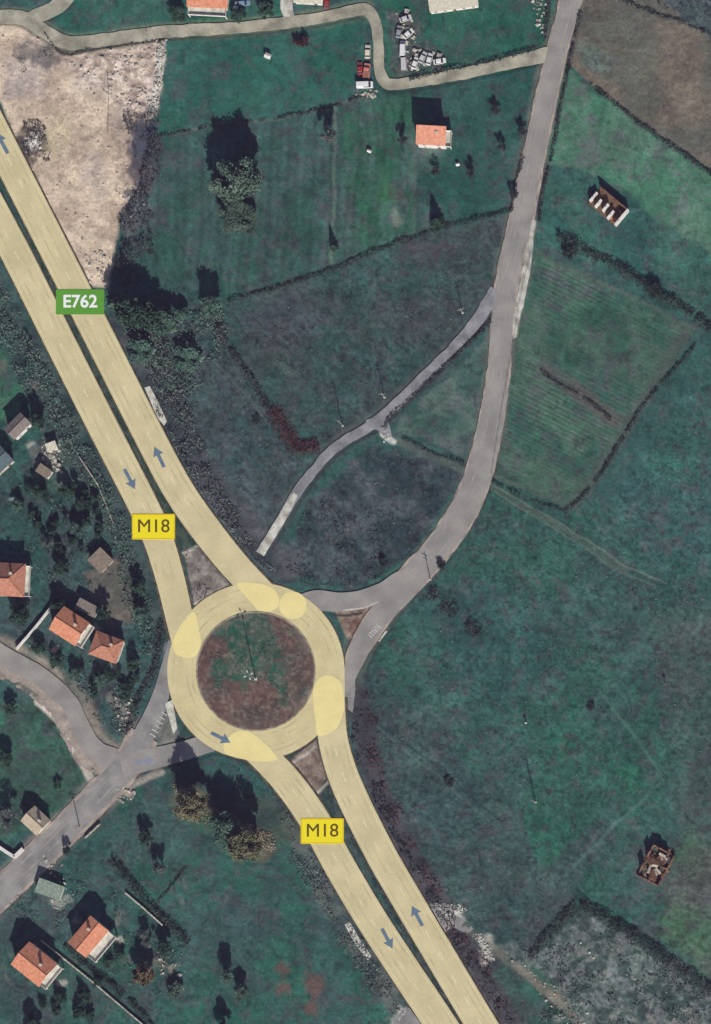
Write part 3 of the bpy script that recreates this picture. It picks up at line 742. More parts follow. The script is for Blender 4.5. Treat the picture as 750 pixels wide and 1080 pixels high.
def make_proto(kind, seed):
    r = np.random.default_rng(seed); rr = random.Random(seed)
    tb = MB()
    if kind == 'conifer':
        n = 2200
        h = r.random(n)**1.4; a = r.random(n)*2*math.pi; rad = 0.32*(1-h)**0.8*(r.random(n)**0.35)*(1+0.25*np.sin(a*5+h*30))
        P = np.stack([np.cos(a)*rad, np.sin(a)*rad, 0.1+h*0.92], 1)
        V, F = leaf_quads(P, 0.055, seed, 0.1, 1.7)
        tb.tube((0, 0, -0.05), (0, 0, 0.95), 0.03, 0.006)
    else:
        nl = {'grand': 46, 'leafy': 22, 'bare': 9, 'bush': 9, 'tall': 15}[kind]
        lobes = []
        for i in range(nl):
            a = rr.uniform(0, 6.28); q = 0.40*rr.random()**0.55
            if kind == 'tall': lobes.append((math.cos(a)*q*0.6, math.sin(a)*q*0.6, rr.uniform(0.35, 0.88), rr.uniform(0.09, 0.17)))
            elif kind == 'bush': lobes.append((math.cos(a)*q, math.sin(a)*q, rr.uniform(0.2, 0.6), rr.uniform(0.16, 0.26)))
            else: lobes.append((math.cos(a)*q, math.sin(a)*q, rr.uniform(0.34, 0.9-0.5*q), rr.uniform(0.06, 0.15) if kind == 'grand' else rr.uniform(0.09, 0.19)))
        n = {'grand': 13000, 'leafy': 5200, 'bare': 1300, 'bush': 1500, 'tall': 3200}[kind]
        P = crown_points(n, lobes, r)
        V, F = leaf_quads(P, {'grand': 0.032, 'leafy': 0.045, 'bare': 0.032, 'bush': 0.06, 'tall': 0.04}[kind], seed, 0.2, 3.2 if kind == 'bare' else 1.5)
        zt = 0.3 if kind != 'bush' else 0.08
        tb.tube((0, 0, -0.05), (0.01, 0, zt), 0.032, 0.024)
        for L in lobes:
            mid = (L[0]*0.45, L[1]*0.45, zt+(L[2]-zt)*0.6)
            tb.tube((0.01, 0, zt*0.9), mid, 0.017, 0.011, 5, False); tb.tube(mid, L[:3], 0.011, 0.004, 5, False)
            if kind in ('bare', 'tall'):
                for q in range(4):
                    e = (L[0]+rr.uniform(-1, 1)*L[3], L[1]+rr.uniform(-1, 1)*L[3], L[2]+rr.uniform(-.3, 1)*L[3])
                    tb.tube(L[:3], e, 0.005, 0.002, 4, False)
    return tb.mesh('trunk'), (V, F)
for kind, ns in (('leafy', 4), ('bare', 4), ('bush', 3), ('tall', 2), ('conifer', 2), ('grand', 4)):
    PROTO[kind] = []
    for i in range(ns):
        tm, (V, F) = make_proto(kind, 100+len(kind)*13+i)
        tm.materials.append(M['bark'])
        PROTO[kind].append((tm, V, F, {}))
def tree(name, label, px, py, h, spread, kind, leaf, cat='tree', group=None, var=None):
    """h metres tall, spread metres across"""
    vi = (random.randrange(len(PROTO[kind])) if var is None else var)
    tm, V, F, cache = PROTO[kind][vi]
    if leaf not in cache:
        me = np_mesh('crown', V, F); me.materials.append(M[leaf]); cache[leaf] = me
    t = thing(name, label, cat, W(px, py, ground_z(px, py)), random.uniform(0, 6.28), group)
    k = spread/0.95 if kind != 'tall' else spread/0.62
    if kind == 'conifer': k = spread/0.62
    t.scale = (k, k, h)
    link(bpy.data.objects.new('trunk', tm), t)
    link(bpy.data.objects.new('crown', cache[leaf]), t)
    return t

def strip_points(pts, width, dens, r):
    c = catmull(pts, 2.0); seg = np.linalg.norm(np.diff(c, axis=0), axis=1); Ls = seg.sum()
    n = int(Ls*S*width*S*dens)
    s = np.concatenate([[0], np.cumsum(seg)]); q = r.random(n)*Ls
    i = np.clip(np.searchsorted(s, q)-1, 0, len(c)-2)
    f = ((q-s[i])/(seg[i]+1e-9))[:, None]
    p = c[i]*(1-f)+c[i+1]*f
    t = (c[i+1]-c[i])/(seg[i][:, None]+1e-9)
    off = r.normal(0, 0.28, n).clip(-0.6, 0.6)*width
    return p+np.stack([-t[:, 1], t[:, 0]], 1)*off[:, None], off/width, q
def hedge(label, pts, width, h, leaf, seed, name='hedge', dens=17, cat='hedge', group='hedges on the field edges', gap=0.0, size=0.32):
    r = np.random.default_rng(seed)
    P, off, q = strip_points(pts, width*0.85, dens, r)
    lump = vnoise(q, q*0+seed*3.7, 9.0, seed)                      # uneven height and gaps along the row
    keep = lump > -0.8+gap*1.2
    P, off, lump = P[keep], off[keep], lump[keep]
    zz, rr_ = ground_za(P[:, 0], P[:, 1])
    hh = h*0.9*(0.62+0.45*lump)*(1-1.6*off*off)
    z = zz+hh*(r.random(len(P))**0.6)
    V, F = leaf_quads(np.stack([(P[:, 0]-CX)*S, (CY-P[:, 1])*S, z], 1), size, seed, 0.25, 1.5)
    o = obj(name, np_mesh(name, V, F), M[leaf]); tag(o, label, cat, group)
    return o
H = hedge
H('thin dark hedge on the south edge of the top meadow', [(166,144),(240,131),(300,123),(345,114),(386,101)], 4, 1.2, 'hedge_dark', 1, gap=0.15)
H('long dark hedge dividing the strip fields from the brownish fallow field', [(240,318),(300,301),(350,284),(420,256),(470,240),(540,222)], 5, 1.7, 'hedge_dark', 2)
H('dark hedge running from the thicket down to the reddish bramble', [(228,345),(248,375),(268,405),(284,432)], 9, 2.4, 'twig_dark', 3)
H('dark hedge along the south side of the gravel track', [(518,338),(490,366),(450,404),(412,438),(405,452)], 6, 1.2, 'twig_dark', 4)
H('short dark hedge along the south edge of the triangular field', [(424,462),(450,475),(468,482),(490,488)], 4, 1.5, 'twig_dark', 5)
H('thick row of dark bushes on the north edge of the crop field', [(588,250),(620,265),(650,281),(680,300),(708,318),(730,331),(750,346),(775,362)], 12, 3.2, 'hedge_dark', 6)
H('thin dark hedge on the southeast edge of the crop field', [(734,362),(715,386),(700,402),(676,432),(650,474),(630,505),(606,532),(596,538)], 5, 1.6, 'hedge_dark', 7, gap=0.2)
H('short dark hedge on the south edge of the crop field', [(520,508),(545,520),(570,531),(596,539)], 4, 1.4, 'hedge_dark', 8)
H('dark brush line across the middle of the crop field', [(570,390),(592,406),(615,418),(645,442)], 6, 1.0, 'twig_dark', 9)
H('dark hedge between the brown stubble field and the green strip', [(622,88),(662,120),(685,138),(712,156),(760,190)], 6, 1.5, 'hedge_dark', 10)
H('dark line of scrub across the far northeast corner', [(648,-4),(690,14),(720,24),(765,44)], 5, 1.6, 'hedge_dark', 11)
H('low dark hedge along the east side of the northern road', [(612,10),(604,48),(598,80),(590,120),(583,160),(572,205),(568,240)], 5, 1.3, 'twig_dark', 12, gap=0.1)
H('dark hedge between dirt road and scrap yard', [(432,84),(470,74),(510,66),(540,58),(570,50)], 6, 2.0, 'hedge_dark', 13)
H('dark bushes west of the northern road above the dirt road junction', [(580,-10),(577,20),(574,44)], 6, 1.8, 'twig_dark', 14)
H('thin dark hedge between the dirt road and the bare earth lot', [(46,34),(68,57),(110,50),(174,42)], 2.5, 0.9, 'twig_dark', 15)
H('dense dark hedge climbing the west edge of the rough southeast plot', [(558,1010),(575,992),(592,972),(608,955)], 13, 3.0, 'hedge_dark', 16)
H('long dense dark hedge on the northeast edge of the rough southeast plot', [(612,952),(650,975),(690,1002),(720,1024),(770,1056)], 15, 3.2, 'hedge_dark', 17)
H('long clump of dark brush in the meadow east of the roundabout', [(452,622),(470,640),(490,655),(506,668)], 17, 2.0, 'twig_dark', 18, name='bush', cat='bush', dens=14)
H('reddish bramble patch beside the gravel track', [(286,432),(300,452),(318,474),(336,468)], 20, 1.8, 'twig_red', 19, name='bush', cat='bush', dens=17)
H('thin dark hedge west of the northern road beside the small bare trees', [(552,165),(545,190),(540,222)], 5, 1.4, 'twig_dark', 20)
H('thin straight garden hedge on the west edge of the southern meadow', [(160,960),(178,938),(196,914)], 3, 1.2, 'hedge_dark', 21)
H('dark hedge beside the garden wall of the southern houses', [(118,905),(150,945),(178,974),(200,994)], 11, 2.2, 'hedge_dark', 22)
H('dark hedge beside the long stone wall in the southwest corner', [(62,990),(95,1020),(130,1048),(165,1085)], 8, 1.6, 'hedge_dark', 23)
H('dark hedge on the east side of the narrow western slip road', [(170,655),(166,690),(158,715),(148,735),(132,775)], 10, 2.0, 'twig_dark', 24)

# thickets nobody could count: stuff
def thicket(name, polys, dens, h, leaf, seed, size=0.36, keepoff=2.0, dot=0.1):
    r = np.random.default_rng(seed)
    PP, HH = [], []
    for pl in polys:
        xs = [p[0] for p in pl]; ys = [p[1] for p in pl]
        n = int((max(xs)-min(xs))*(max(ys)-min(ys))*S*S*dens*(1.7 if size > 0.35 else 1.0))
        x = r.uniform(min(xs), max(xs), n); y = r.uniform(min(ys), max(ys), n)
        d = sdf_poly(x+fbm(x, y, 15, 2, seed)*4, y, pl)
        lump = fbm(x, y, 13, 3, seed+3)
        k = (d < 0) & (lump > dot)
        PP.append(np.stack([x[k], y[k]], 1)); HH.append(h*np.clip((lump[k]-dot)*1.3+0.12, 0, 1.0)*np.clip(-d[k]/6, 0.25, 1))
    P = np.concatenate(PP); hh = np.concatenate(HH)
    zz, rr_ = ground_za(P[:, 0], P[:, 1])
    k = rr_ > keepoff; P, hh, zz = P[k], hh[k], zz[k]
    z = zz+hh*(r.random(len(P))**0.5)
    V, F = leaf_quads(np.stack([(P[:, 0]-CX)*S, (CY-P[:, 1])*S, z], 1), size, seed, 0.3, 1.6)
    o = obj(name, np_mesh(name, V, F), M[leaf]); o['kind'] = 'stuff'
    return o
T_W = [[(-50,230),(0,285),(40,365),(90,460),(130,545),(155,620),(168,690),(150,690),(135,640),(118,570),(70,480),(30,420),(-20,330)]]
T_MID = [[(118,318),(136,318),(170,330),(235,325),(242,350),(225,390),(205,430),(190,450),(160,405),(130,350)]]
T_E = [[(135,345),(170,345),(205,430),(225,500),(275,585),(300,610),(262,590),(215,535),(180,470)]]
thicket('scrub', T_W, 3.2, 2.6, 'leaf_teal', 31, dot=-0.25)
thicket('scrub', T_W, 2.2, 3.2, 'twig_grey', 32, dot=0.0)
thicket('scrub', T_MID, 2.2, 2.4, 'twig_grey', 33, dot=-0.05)
thicket('scrub', T_MID, 2.6, 2.6, 'leaf_teal', 34, dot=-0.05)
thicket('scrub', T_E, 3.0, 2.0, 'twig_grey', 35, dot=-0.2)
thicket('scrub', T_E, 2.4, 2.4, 'twig_dark', 36, dot=-0.05)
thicket('scrub', [[(128,120),(165,118),(172,150),(158,215),(165,260),(150,300),(118,300),(124,262),(128,228),(150,200),(140,160)]], 4.2, 4.2, 'twig_dark', 37, dot=-0.3)
thicket('scrub', [[(282,582),(330,575),(420,590),(440,575),(400,622),(360,626),(318,616)], [(300,560),(345,520),(430,545),(400,590),(330,585)]], 3.0, 1.0, 'twig_dark', 38, size=0.33, dot=-0.2)
thicket('scrub', [[(366,690),(382,700),(392,800),(425,885),(475,960),(545,1085),(528,1085),(460,970),(400,870),(370,790)]], 3.8, 1.9, 'twig_dark', 39, dot=-0.15)
thicket('scrub', [[(374,700),(396,720),(400,800),(435,880),(475,950),(540,1060),(530,1080),(460,960),(390,830)]], 2.0, 1.6, 'twig_red', 40, dot=0.05)
thicket('scrub', [[(282,830),(300,845),(330,890),(370,970),(425,1065),(410,1075),(350,985),(310,905),(280,860)]], 2.6, 1.6, 'twig_grey', 41, dot=-0.05)
thicket('scrub', [[(575,1000),(618,958),(770,1060),(770,1100),(560,1100)]], 1.9, 1.5, 'twig_grey', 42, dot=0.12)
thicket('scrub', [[(14,140),(22,129),(36,125),(48,132),(53,148),(52,164),(44,176),(34,176),(24,164)]], 3.4, 2.6, 'twig_dark', 43, dot=-0.25)
thicket('scrub', [[(14,60),(40,35),(62,55),(55,75),(30,80)]], 1.8, 1.4, 'twig_grey', 44, dot=-0.1)
thicket('scrub', [[(650,0),(760,-20),(760,30),(720,14)]], 1.6, 2.2, 'twig_dark', 45, dot=0.1)
thicket('scrub', [[(0,930),(40,905),(110,925),(150,960),(205,1000),(190,1080),(150,1060),(60,985),(0,960)]], 1.3, 1.8, 'leaf_teal', 46, dot=0.12)
thicket('scrub', [[(20,640),(60,690),(110,700),(150,700),(125,780),(80,740),(20,690)], [(20,510),(90,520),(150,620),(60,620),(20,580)]], 1.7, 2.2, 'leaf_teal', 47, dot=0.1)
thicket('scrub', [[(110,730),(150,728),(140,770),(128,782)]], 2.2, 1.6, 'twig_grey', 48, dot=-0.1)
thicket('scrub', [med_n[:10]+[(140,470),(87,362),(34,252),(2,180),(-48,80)], [(345,828),(362,880),(402,945),(482,1085),(495,1085),(412,942),(372,876)]], 3.0, 0.7, 'twig_dark', 52, size=0.33, keepoff=0.8, dot=-0.1)
thicket('scrub', [[(182,824),(206,832),(240,862),(290,880),(296,900),(262,908),(214,872),(186,850)]], 4.0, 1.6, 'leaf_tan', 53, dot=-0.25)
# rank weeds across the rough meadows
thicket('weeds', [[(236,330),(530,232),(515,305),(395,438),(340,468)], [(160,350),(232,350),(300,470),(265,570),(205,500)], [(400,470),(480,500),(430,580),(320,570)],
                  [(400,690),(560,870),(600,980),(540,1010),(450,930),(392,820)]], 0.5, 0.28, 'twig_grey', 49, size=0.34, dot=0.1)
thicket('weeds', [[(430,640),(530,520),(640,545),(760,400),(800,640),(740,900),(600,880),(450,760)]], 0.25, 0.25, 'leaf_teal', 50, size=0.36, dot=0.1)
thicket('weeds', [[(210,690),(230,655),(280,648),(325,690),(325,735),(280,768),(235,755)]], 1.6, 0.4, 'leaf_teal', 51, size=0.34, dot=0.15)

# ---- single trees
B4 = 'small bare trees beside the northern house'
tree('tree', 'large pale olive tree standing alone in the strip field with a long shadow', 253,193, 18, 17, 'grand', 'leaf_olive', var=0)
tree('tree', 'smaller olive tree touching the south side of the large lone field tree', 252,232, 7, 13, 'grand', 'leaf_olive', var=1)
tree('tree', 'tall autumn tree just southwest of the roundabout link road', 206,850, 17, 11, 'grand', 'leaf_yellow', var=2)
tree('tree', 'broad autumn tree with pinkish top on the north edge of the southern meadow', 264,893, 17, 11.5, 'grand', 'leaf_yellow', var=3)
tree('tree', 'blue green tree between the two autumn trees', 240,876, 14, 12, 'grand', 'leaf_teal')
tree('tree', 'slim dark tree at the east end of the thicket with a pointed shadow', 226,328, 10, 7, 'tall', 'leaf_teal')
tree('tree', 'small dark tree in the thicket just west of the slim tree', 192,334, 6, 5, 'leafy', 'leaf_teal')
for q, (x, y, h, l) in enumerate([(131,322,12,'grey tree on the highway side of the thicket, right of the E762 panel'), (142,334,16,'tall grey tree in the thicket casting the broadest shadow toward the dirt lot'), (160,338,14,'grey tree in the middle of the thicket south of the scrub belt'), (174,342,8,'low grey tree in the thicket between the broad shadow and the small dark tree'), (150,372,6,'low grey tree at the south of the thicket near the highway edge'), (200,380,6,'grey tree on the southeast side of the thicket beside the dark hedge')]):
    tree('tree', l, x, y, h, 9.5, 'leafy', 'leaf_green' if q in (1, 2) else 'leaf_teal')
for x, y, h, l in [(529,158,5.5,'bare tree in the garden east of the northern house, larger blunt shadow'), (552,140,5,'bare tree nearest the northern road, east of the northern house'), (543,206,5,'bare tree at the southeast end of the northern garden beside the road'), (524,118,4.5,'bare tree on the north of the northern garden, near the dirt road'), (498,185,5,'bare tree southeast of the northern house beside the white beehive'), (426,150,5.5,'bare tree just west of the northern house with a thin shadow'), (460,182,4.5,'bare tree directly south of the northern house')]:
    tree('bare_tree', l, x, y, h, 3.6, 'bare', 'twig_dark', group=B4)
tree('conifer', 'dark conifer on the hedge south of the northern garden', 462,236, 7, 4.5, 'conifer', 'leaf_green')
tree('conifer', 'small dark conifer at the south end of the pale field track', 353,262, 5.5, 2.6, 'conifer', 'leaf_green')
tree('bare_tree', 'grey bare tree astride the hedge at the head of the field track', 350,148, 10, 6, 'bare', 'twig_grey')
tree('bare_tree', 'reddish bare bush pair, western one, north edge of the top meadow', 313,46, 4, 2.8, 'bush', 'twig_red', 'bush')
tree('bare_tree', 'reddish bare bush pair, eastern one, north edge of the top meadow', 322,46, 4.2, 3.0, 'bush', 'twig_red', 'bush')
tree('tree', 'dark tree behind the roadside building with orange roof', 188,16, 6, 6, 'leafy', 'leaf_green')
tree('tree', 'dark tree between the orange roofed building and the driveway', 282,14, 6, 6, 'leafy', 'leaf_green')
tree('tree', 'dark round tree just east of the orange roofed roadside building', 252,18, 4.5, 5, 'leafy', 'leaf_green')
# western gardens
G1 = 'garden trees west of the highway'
for x, y, h, s_, l, kd, lf in [
    (42,446,8,5,'dark tree right of the grey western house','leafy','leaf_green'),
    (44,520,7,5,'dark tree below the small white shed in the west garden','leafy','leaf_green'),
    (20,535,5,4,'round tree on the open lawn south of the blue grey roof','leafy','leaf_teal'),
    (70,520,6,4.5,'dark tree in the garden between the white shed and the highway scrub','leafy','leaf_green'),
    (88,532,6,4.5,'dark tree beside the highway scrub north of the grey brown hut','leafy','leaf_green'),
    (52,572,6,4.5,'grey tree north of the stone edged garden with orange house','bare','twig_grey'),
    (66,600,7,5,'dark tree left of the grey brown hut','leafy','leaf_green'),
    (84,560,6,5,'olive tree above the grey brown hut','leafy','leaf_teal'),
    (148,620,7,5,'dark tree right of the bare earth yard','leafy','leaf_green'),
    (150,648,6,5,'tree at the foot of the bare earth yard by the highway','leafy','leaf_teal'),
    (112,648,7,5,'dark tree behind the orange hip roofed house','leafy','leaf_green'),
    (66,640,7,6,'dark tree behind the orange gabled house','leafy','leaf_green'),
    (24,650,9,7,'large dark tree below the house cut by the left frame','leafy','leaf_green'),
    (42,684,5,4.5,'round dark tree at the lower end of the white garden wall','leafy','leaf_green'),
    (60,698,5,4.5,'dark tree below the orange gabled house','leafy','leaf_green'),
    (80,712,5,4,'small tree between the western road and the orange houses','leafy','leaf_teal'),
    (108,718,5,4.5,'tree south of the orange hip roofed house','leafy','leaf_teal'),
    (142,702,6,4.5,'tree east of the orange hip roofed house','leafy','leaf_green'),
    (14,748,5,4.5,'dark tree in the grass south of the western road','leafy','leaf_green'),
    (8,800,6,5,'dark tree at the left frame in the southwest lawn','leafy','leaf_green'),
    (8,862,9,9,'large grey tree left of the pale roofed cottage','bare','twig_grey'),
    (62,828,3,3,'small round bush on the southwest lawn','bush','leaf_green')]:
    tree('tree', l, x, y, h, s_, kd, lf, group=G1)
# southern gardens
G2 = 'garden trees around the southern houses'
for x, y, h, s_, l, kd, lf in [
    (154,1028,11,7.5,'autumn rust tree in the southern garden with a tall shadow','leafy','leaf_rust'),
    (172,915,8,6,'grey tree where the garden hedges meet west of the southern meadow','bare','twig_grey'),
    (156,885,6,5,'dark tree at the top of the garden hedge below the road','leafy','leaf_green'),
    (72,898,4,3,'small dark tree between the road and the pale green shed','leafy','leaf_green'),
    (176,1000,6,5,'dark tree at the east end of the garden hedge','leafy','leaf_green'),
    (186,1045,5,5,'pale bush in the east of the southern garden','bush','leaf_olive'),
    (242,1030,8,4.5,'dark slim tree in the southern meadow','tall','leaf_teal'),
    (256,1045,6,5,'pale tree just right of the dark slim meadow tree','leafy','leaf_olive'),
    (238,1085,9,5,'dark tree at the bottom frame of the southern meadow','leafy','leaf_green'),
    (46,1060,3.5,3,'small dark fruit tree directly below the southwest corner house','bush','leaf_green'),
    (92,1052,3.5,3,'dark fruit tree beside the long stone wall','bush','leaf_green'),
    (86,1068,3.5,3,'fruit tree nearest the bottom of the southern orchard','bush','leaf_green'),
    (104,1036,3.5,3,'fruit tree by the wall below the white terrace house','bush','leaf_green'),
    (60,1062,3.5,3,'fruit tree just right of the corner house orchard row','bush','leaf_green'),
    (36,1084,7,6,'dark tree at the bottom left frame','leafy','leaf_green'),
    (128,1005,4,4,'bush at the right of the white terrace','bush','leaf_green'),
    (116,1018,3.5,3.5,'bush below the white terrace','bush','leaf_teal'),
    (158,990,6,6,'tall grey tree north of the rust tree','bare','twig_grey')]:
    tree('tree', l, x, y, h, s_, kd, lf, group=G2)
ro = random.Random(21)
for lab, pl, n_, grp, lf_ in (('small dark fruit tree in the garden north of the grey brown hut', [(30,512),(84,505),(128,560),(96,578),(66,590),(36,560)], 26, 'fruit trees of the west garden', 'leaf_green'),
                        ('small dark tree in the orchard below the southwest corner house', [(60,1040),(100,1050),(130,1072),(100,1079),(30,1079)], 12, 'fruit trees of the southern orchard', 'leaf_green'),
                        ('small dark tree on the slope between the western road and the orange houses', [(20,650),(50,690),(96,704),(150,706),(130,745),(96,730),(60,705)], 16, 'small trees above the western road', 'leaf_green')):
    k = 0
    while k < n_:
        x, y = ro.uniform(20, 160), ro.uniform(500, 1080)
        if float(sdf_poly(np.array([x]), np.array([y]), pl)[0]) > 0: continue
        tree('fruit_tree', lab, x, y, ro.uniform(2.8, 5.0), ro.uniform(2.2, 3.4), ro.choice(['bush', 'leafy', 'bare']), lf_, 'fruit tree', grp); k += 1
for x, y, h, s_, l in [(405,594,3,3,'dark bush on the inside of the bend where the eastern road leaves the roundabout'), (466,596,3,3,'dark bush on the outside of the bend opposite the roundabout'), (602,268,4,4.5,'dark bush at the northwest corner of the crop field'), (692,308,5,5,'tallest dark bush in the crop field hedge')]:
    tree('bush', l, x, y, h, s_, 'bush', 'hedge_dark', 'bush')
tree('bush', 'dark pit like bush in the grey meadow on the faint diagonal path', 474,825, 1.6, 3.2, 'bush', 'hedge_dark', 'bush')
tree('bush', 'small lone bush low in the east meadow north of the brick ruin', 623,745, 1.5, 2.6, 'bush', 'hedge_dark', 'bush')
tree('bush', 'small dark bush at the left of the fallow field below the wood', 270,443, 1.8, 3.0, 'bush', 'hedge_dark', 'bush')

# ------------------------------------------------------------------ buildings
def window(parent, x, y, z, w, h, nx_, ny_):
    """on a wall facing (nx_, ny_)"""
    ang = math.atan2(ny_, nx_)
    m = Matrix.Translation((x, y, z)) @ Matrix.Rotation(ang, 4, 'Z')
    f = MB(); t = 0.09
    f.box(0.003, 0.06, -w/2, w/2, h/2-t, h/2, m); f.box(0.003, 0.06, -w/2, w/2, -h/2, -h/2+t, m)
    f.box(0.003, 0.06, -w/2, -w/2+t, -h/2+t, h/2-t, m); f.box(0.003, 0.06, w/2-t, w/2, -h/2+t, h/2-t, m)
    f.box(0.003, 0.05, -0.03, 0.03, -h/2+t, h/2-t, m)
    fr = f.build('window', M['frame'], parent)
    p = MB(); p.box(0.003, 0.03, -w/2+t, -0.033, -h/2+t, h/2-t, m); p.box(0.003, 0.03, 0.033, w/2-t, -h/2+t, h/2-t, m)
    p.build('pane', M['glass'], fr)
    s = MB(); s.box(0.003, 0.16, -w/2-0.08, w/2+0.08, -h/2-0.07, -h/2-0.004, m); s.build('sill', M['concrete'], fr)

def house(name, label, px, py, L, Wd, rot, hw, pitch, roof_mat, kind='gable', wall='plaster', over=0.5, chim=1, cat='house', storeys=2, group=None, door=True, balcony=None, ridge_caps=True):
    """L along the ridge, Wd across (plan units); rot = ridge angle in degrees (counter-clockwise from east)"""
    t = thing(name, label, cat, W(px, py, 0.0), R(rot), group)
    l, w = L*S/2, Wd*S/2
    rise = w*math.tan(R(pitch))
    b = MB(); ti = 0.25
    if kind == 'gable':
        prof = [(-w+over*0, 0)]
        V = [(-l,-w,-0.5),(l,-w,-0.5),(l,w,-0.5),(-l,w,-0.5),(-l,-w,hw),(l,-w,hw),(l,w,hw),(-l,w,hw),(-l,0,hw+rise),(l,0,hw+rise)]
        F = [(0,1,5,4),(1,2,6,9,5),(2,3,7,6),(3,0,4,8,7)]
        b.add(V, F)
    else:
        V = [(-l,-w,-0.5),(l,-w,-0.5),(l,w,-0.5),(-l,w,-0.5),(-l,-w,hw),(l,-w,hw),(l,w,hw),(-l,w,hw)]
        b.add(V, [(0,1,5,4),(1,2,6,5),(2,3,7,6),(3,0,4,7)])
    b.build('wall', M[wall], t)
    rb = MB(); th = 0.16
    lo = l+over; wo = w+over; drop = over*math.tan(R(pitch))
    ze = hw-drop+0.02; zr = hw+rise+0.02
    if kind == 'gable':
        V = []
        for dz in (0, th):
            V += [(-lo,-wo,ze+dz),(lo,-wo,ze+dz),(lo,0,zr+dz),(-lo,0,zr+dz),(lo,wo,ze+dz),(-lo,wo,ze+dz)]
        F = [(6,7,8,9),(9,8,10,11),(0,3,2,1),(3,5,4,2),(0,1,7,6),(4,5,11,10),(1,2,8,7),(2,4,10,8),(3,0,6,9),(5,3,9,11)]
        rb.add(V, F)
        rl = lo
    elif kind == 'hip':
        rl = max(0.3, lo-wo*0.9)
        V = []
        for dz in (0, th):
            V += [(-lo,-wo,ze+dz),(lo,-wo,ze+dz),(lo,wo,ze+dz),(-lo,wo,ze+dz),(-rl,0,zr+dz),(rl,0,zr+dz)]
        F = [(6,7,11,10),(7,8,11),(8,9,10,11),(9,6,10),(0,4,5,1),(1,5,2),(2,5,4,3),(3,4,0),(0,1,7,6),(1,2,8,7),(2,3,9,8),(3,0,6,9)]
        rb.add(V, F)
    else:   # lean-to / nearly flat
        V = []
        for dz in (0, th):
            V += [(-lo,-wo,hw+0.02+dz),(lo,-wo,hw+0.02+dz),(lo,wo,hw+2*rise+0.02+dz),(-lo,wo,hw+2*rise+0.02+dz)]
        rb.add(V, [(4,5,6,7),(0,3,2,1),(0,1,5,4),(1,2,6,5),(2,3,7,6),(3,0,4,7)])
        if rise > 0.05:
            g = MB()
            g.add([(-l,-w,hw),(-l,w,hw),(-l,w,hw+2*rise),(l,-w,hw),(l,w,hw),(l,w,hw+2*rise)], [(0,2,1),(3,4,5),(1,2,5,4)])
            g.build('gable_wall', M[wall], t)
    roof = rb.build('roof', M[roof_mat], t)
    if kind in ('gable', 'hip') and ridge_caps:
        c = MB(); n = 12
        c.tube((-rl, 0, zr+th), (rl, 0, zr+th), 0.16, 0.16, 8)
        if kind == 'hip':
            for sx in (-1, 1):
                for sy in (-1, 1): c.tube((sx*rl, 0, zr+th), (sx*lo, sy*wo, ze+th), 0.13, 0.13, 6)
        c.build('ridge', M[roof_mat], roof)
    for k in range(chim):
        c = MB(); cx = l*(0.4-0.8*k); cy = w*0.35
        z0 = hw+rise*0.4
        c.box(cx-0.35, cx+0.35, cy-0.35, cy+0.35, z0, hw+rise+0.8); c.box(cx-0.45, cx+0.45, cy-0.45, cy+0.45, hw+rise+0.803, hw+rise+0.95)
        c.build('chimney', M['brick'] if k else M['plaster_beige'], roof)
    if storeys:
        for s in range(storeys):
            z = 1.6+2.9*s
            if z+0.7 > hw: break
            for sy in (-1, 1):
                nwin = max(1, int(2*l/3.2))
                for i in range(nwin):
                    x = -l+(i+0.5)*2*l/nwin
                    if s == 0 and sy == -1 and door and i == nwin//2: continue
                    window(t, x, sy*w, z, 1.1, 1.3, 0, sy)
            for sx in (-1, 1):
                nwin = max(1, int(2*w/3.8))
                for i in range(nwin): window(t, sx*l, -w+(i+0.5)*2*w/nwin, z, 1.1, 1.3, sx, 0)
        if door:
            nwin = max(1, int(2*l/3.2)); x = -l+(nwin//2+0.5)*2*l/nwin
            d = MB(); d.box(x-0.5, x+0.5, -w-0.05, -w-0.003, 0.0, 2.1); dd = d.build('door', M['wood'], t)
            hd = MB(); hd.tube((x+0.36, -w-0.05, 1.0), (x+0.36, -w-0.12, 1.0), 0.03, 0.03, 6); hd.build('handle', M['galv'], dd)
    if balcony:
        side, depth, zz = balcony
        bl = MB(); rail = MB()
        if side == '+x':
            bl.box(l+0.003, l+depth, -w, w, zz-0.18, zz)
            rail.box(l+depth-0.1, l+depth-0.002, -w, w, zz+0.003, zz+0.95); rail.box(l+0.01, l+depth-0.104, -w, -w+0.1, zz+0.003, zz+0.95); rail.box(l+0.01, l+depth-0.104, w-0.1, w, zz+0.003, zz+0.95)
            pc = [(l+depth-0.2, -w+0.2), (l+depth-0.2, w-0.2)]
        else:
            bl.box(-l, l, -w-depth, -w-0.003, zz-0.18, zz)
            rail.box(-l, l, -w-depth+0.002, -w-depth+0.1, zz+0.003, zz+0.95); rail.box(-l, -l+0.1, -w-depth+0.104, -w-0.01, zz+0.003, zz+0.95); rail.box(l-0.1, l, -w-depth+0.104, -w-0.01, zz+0.003, zz+0.95)
            pc = [(-l+0.2, -w-depth+0.2), (l-0.2, -w-depth+0.2)]
        bo = bl.build('balcony', M['concrete'], t); rail.build('railing', M['plaster'], bo)
        for x, y in pc:
            p = MB(); p.box(x-0.15, x+0.15, y-0.15, y+0.15, -0.4, zz-0.183); p.build('post', M['plaster'], bo)
    return t

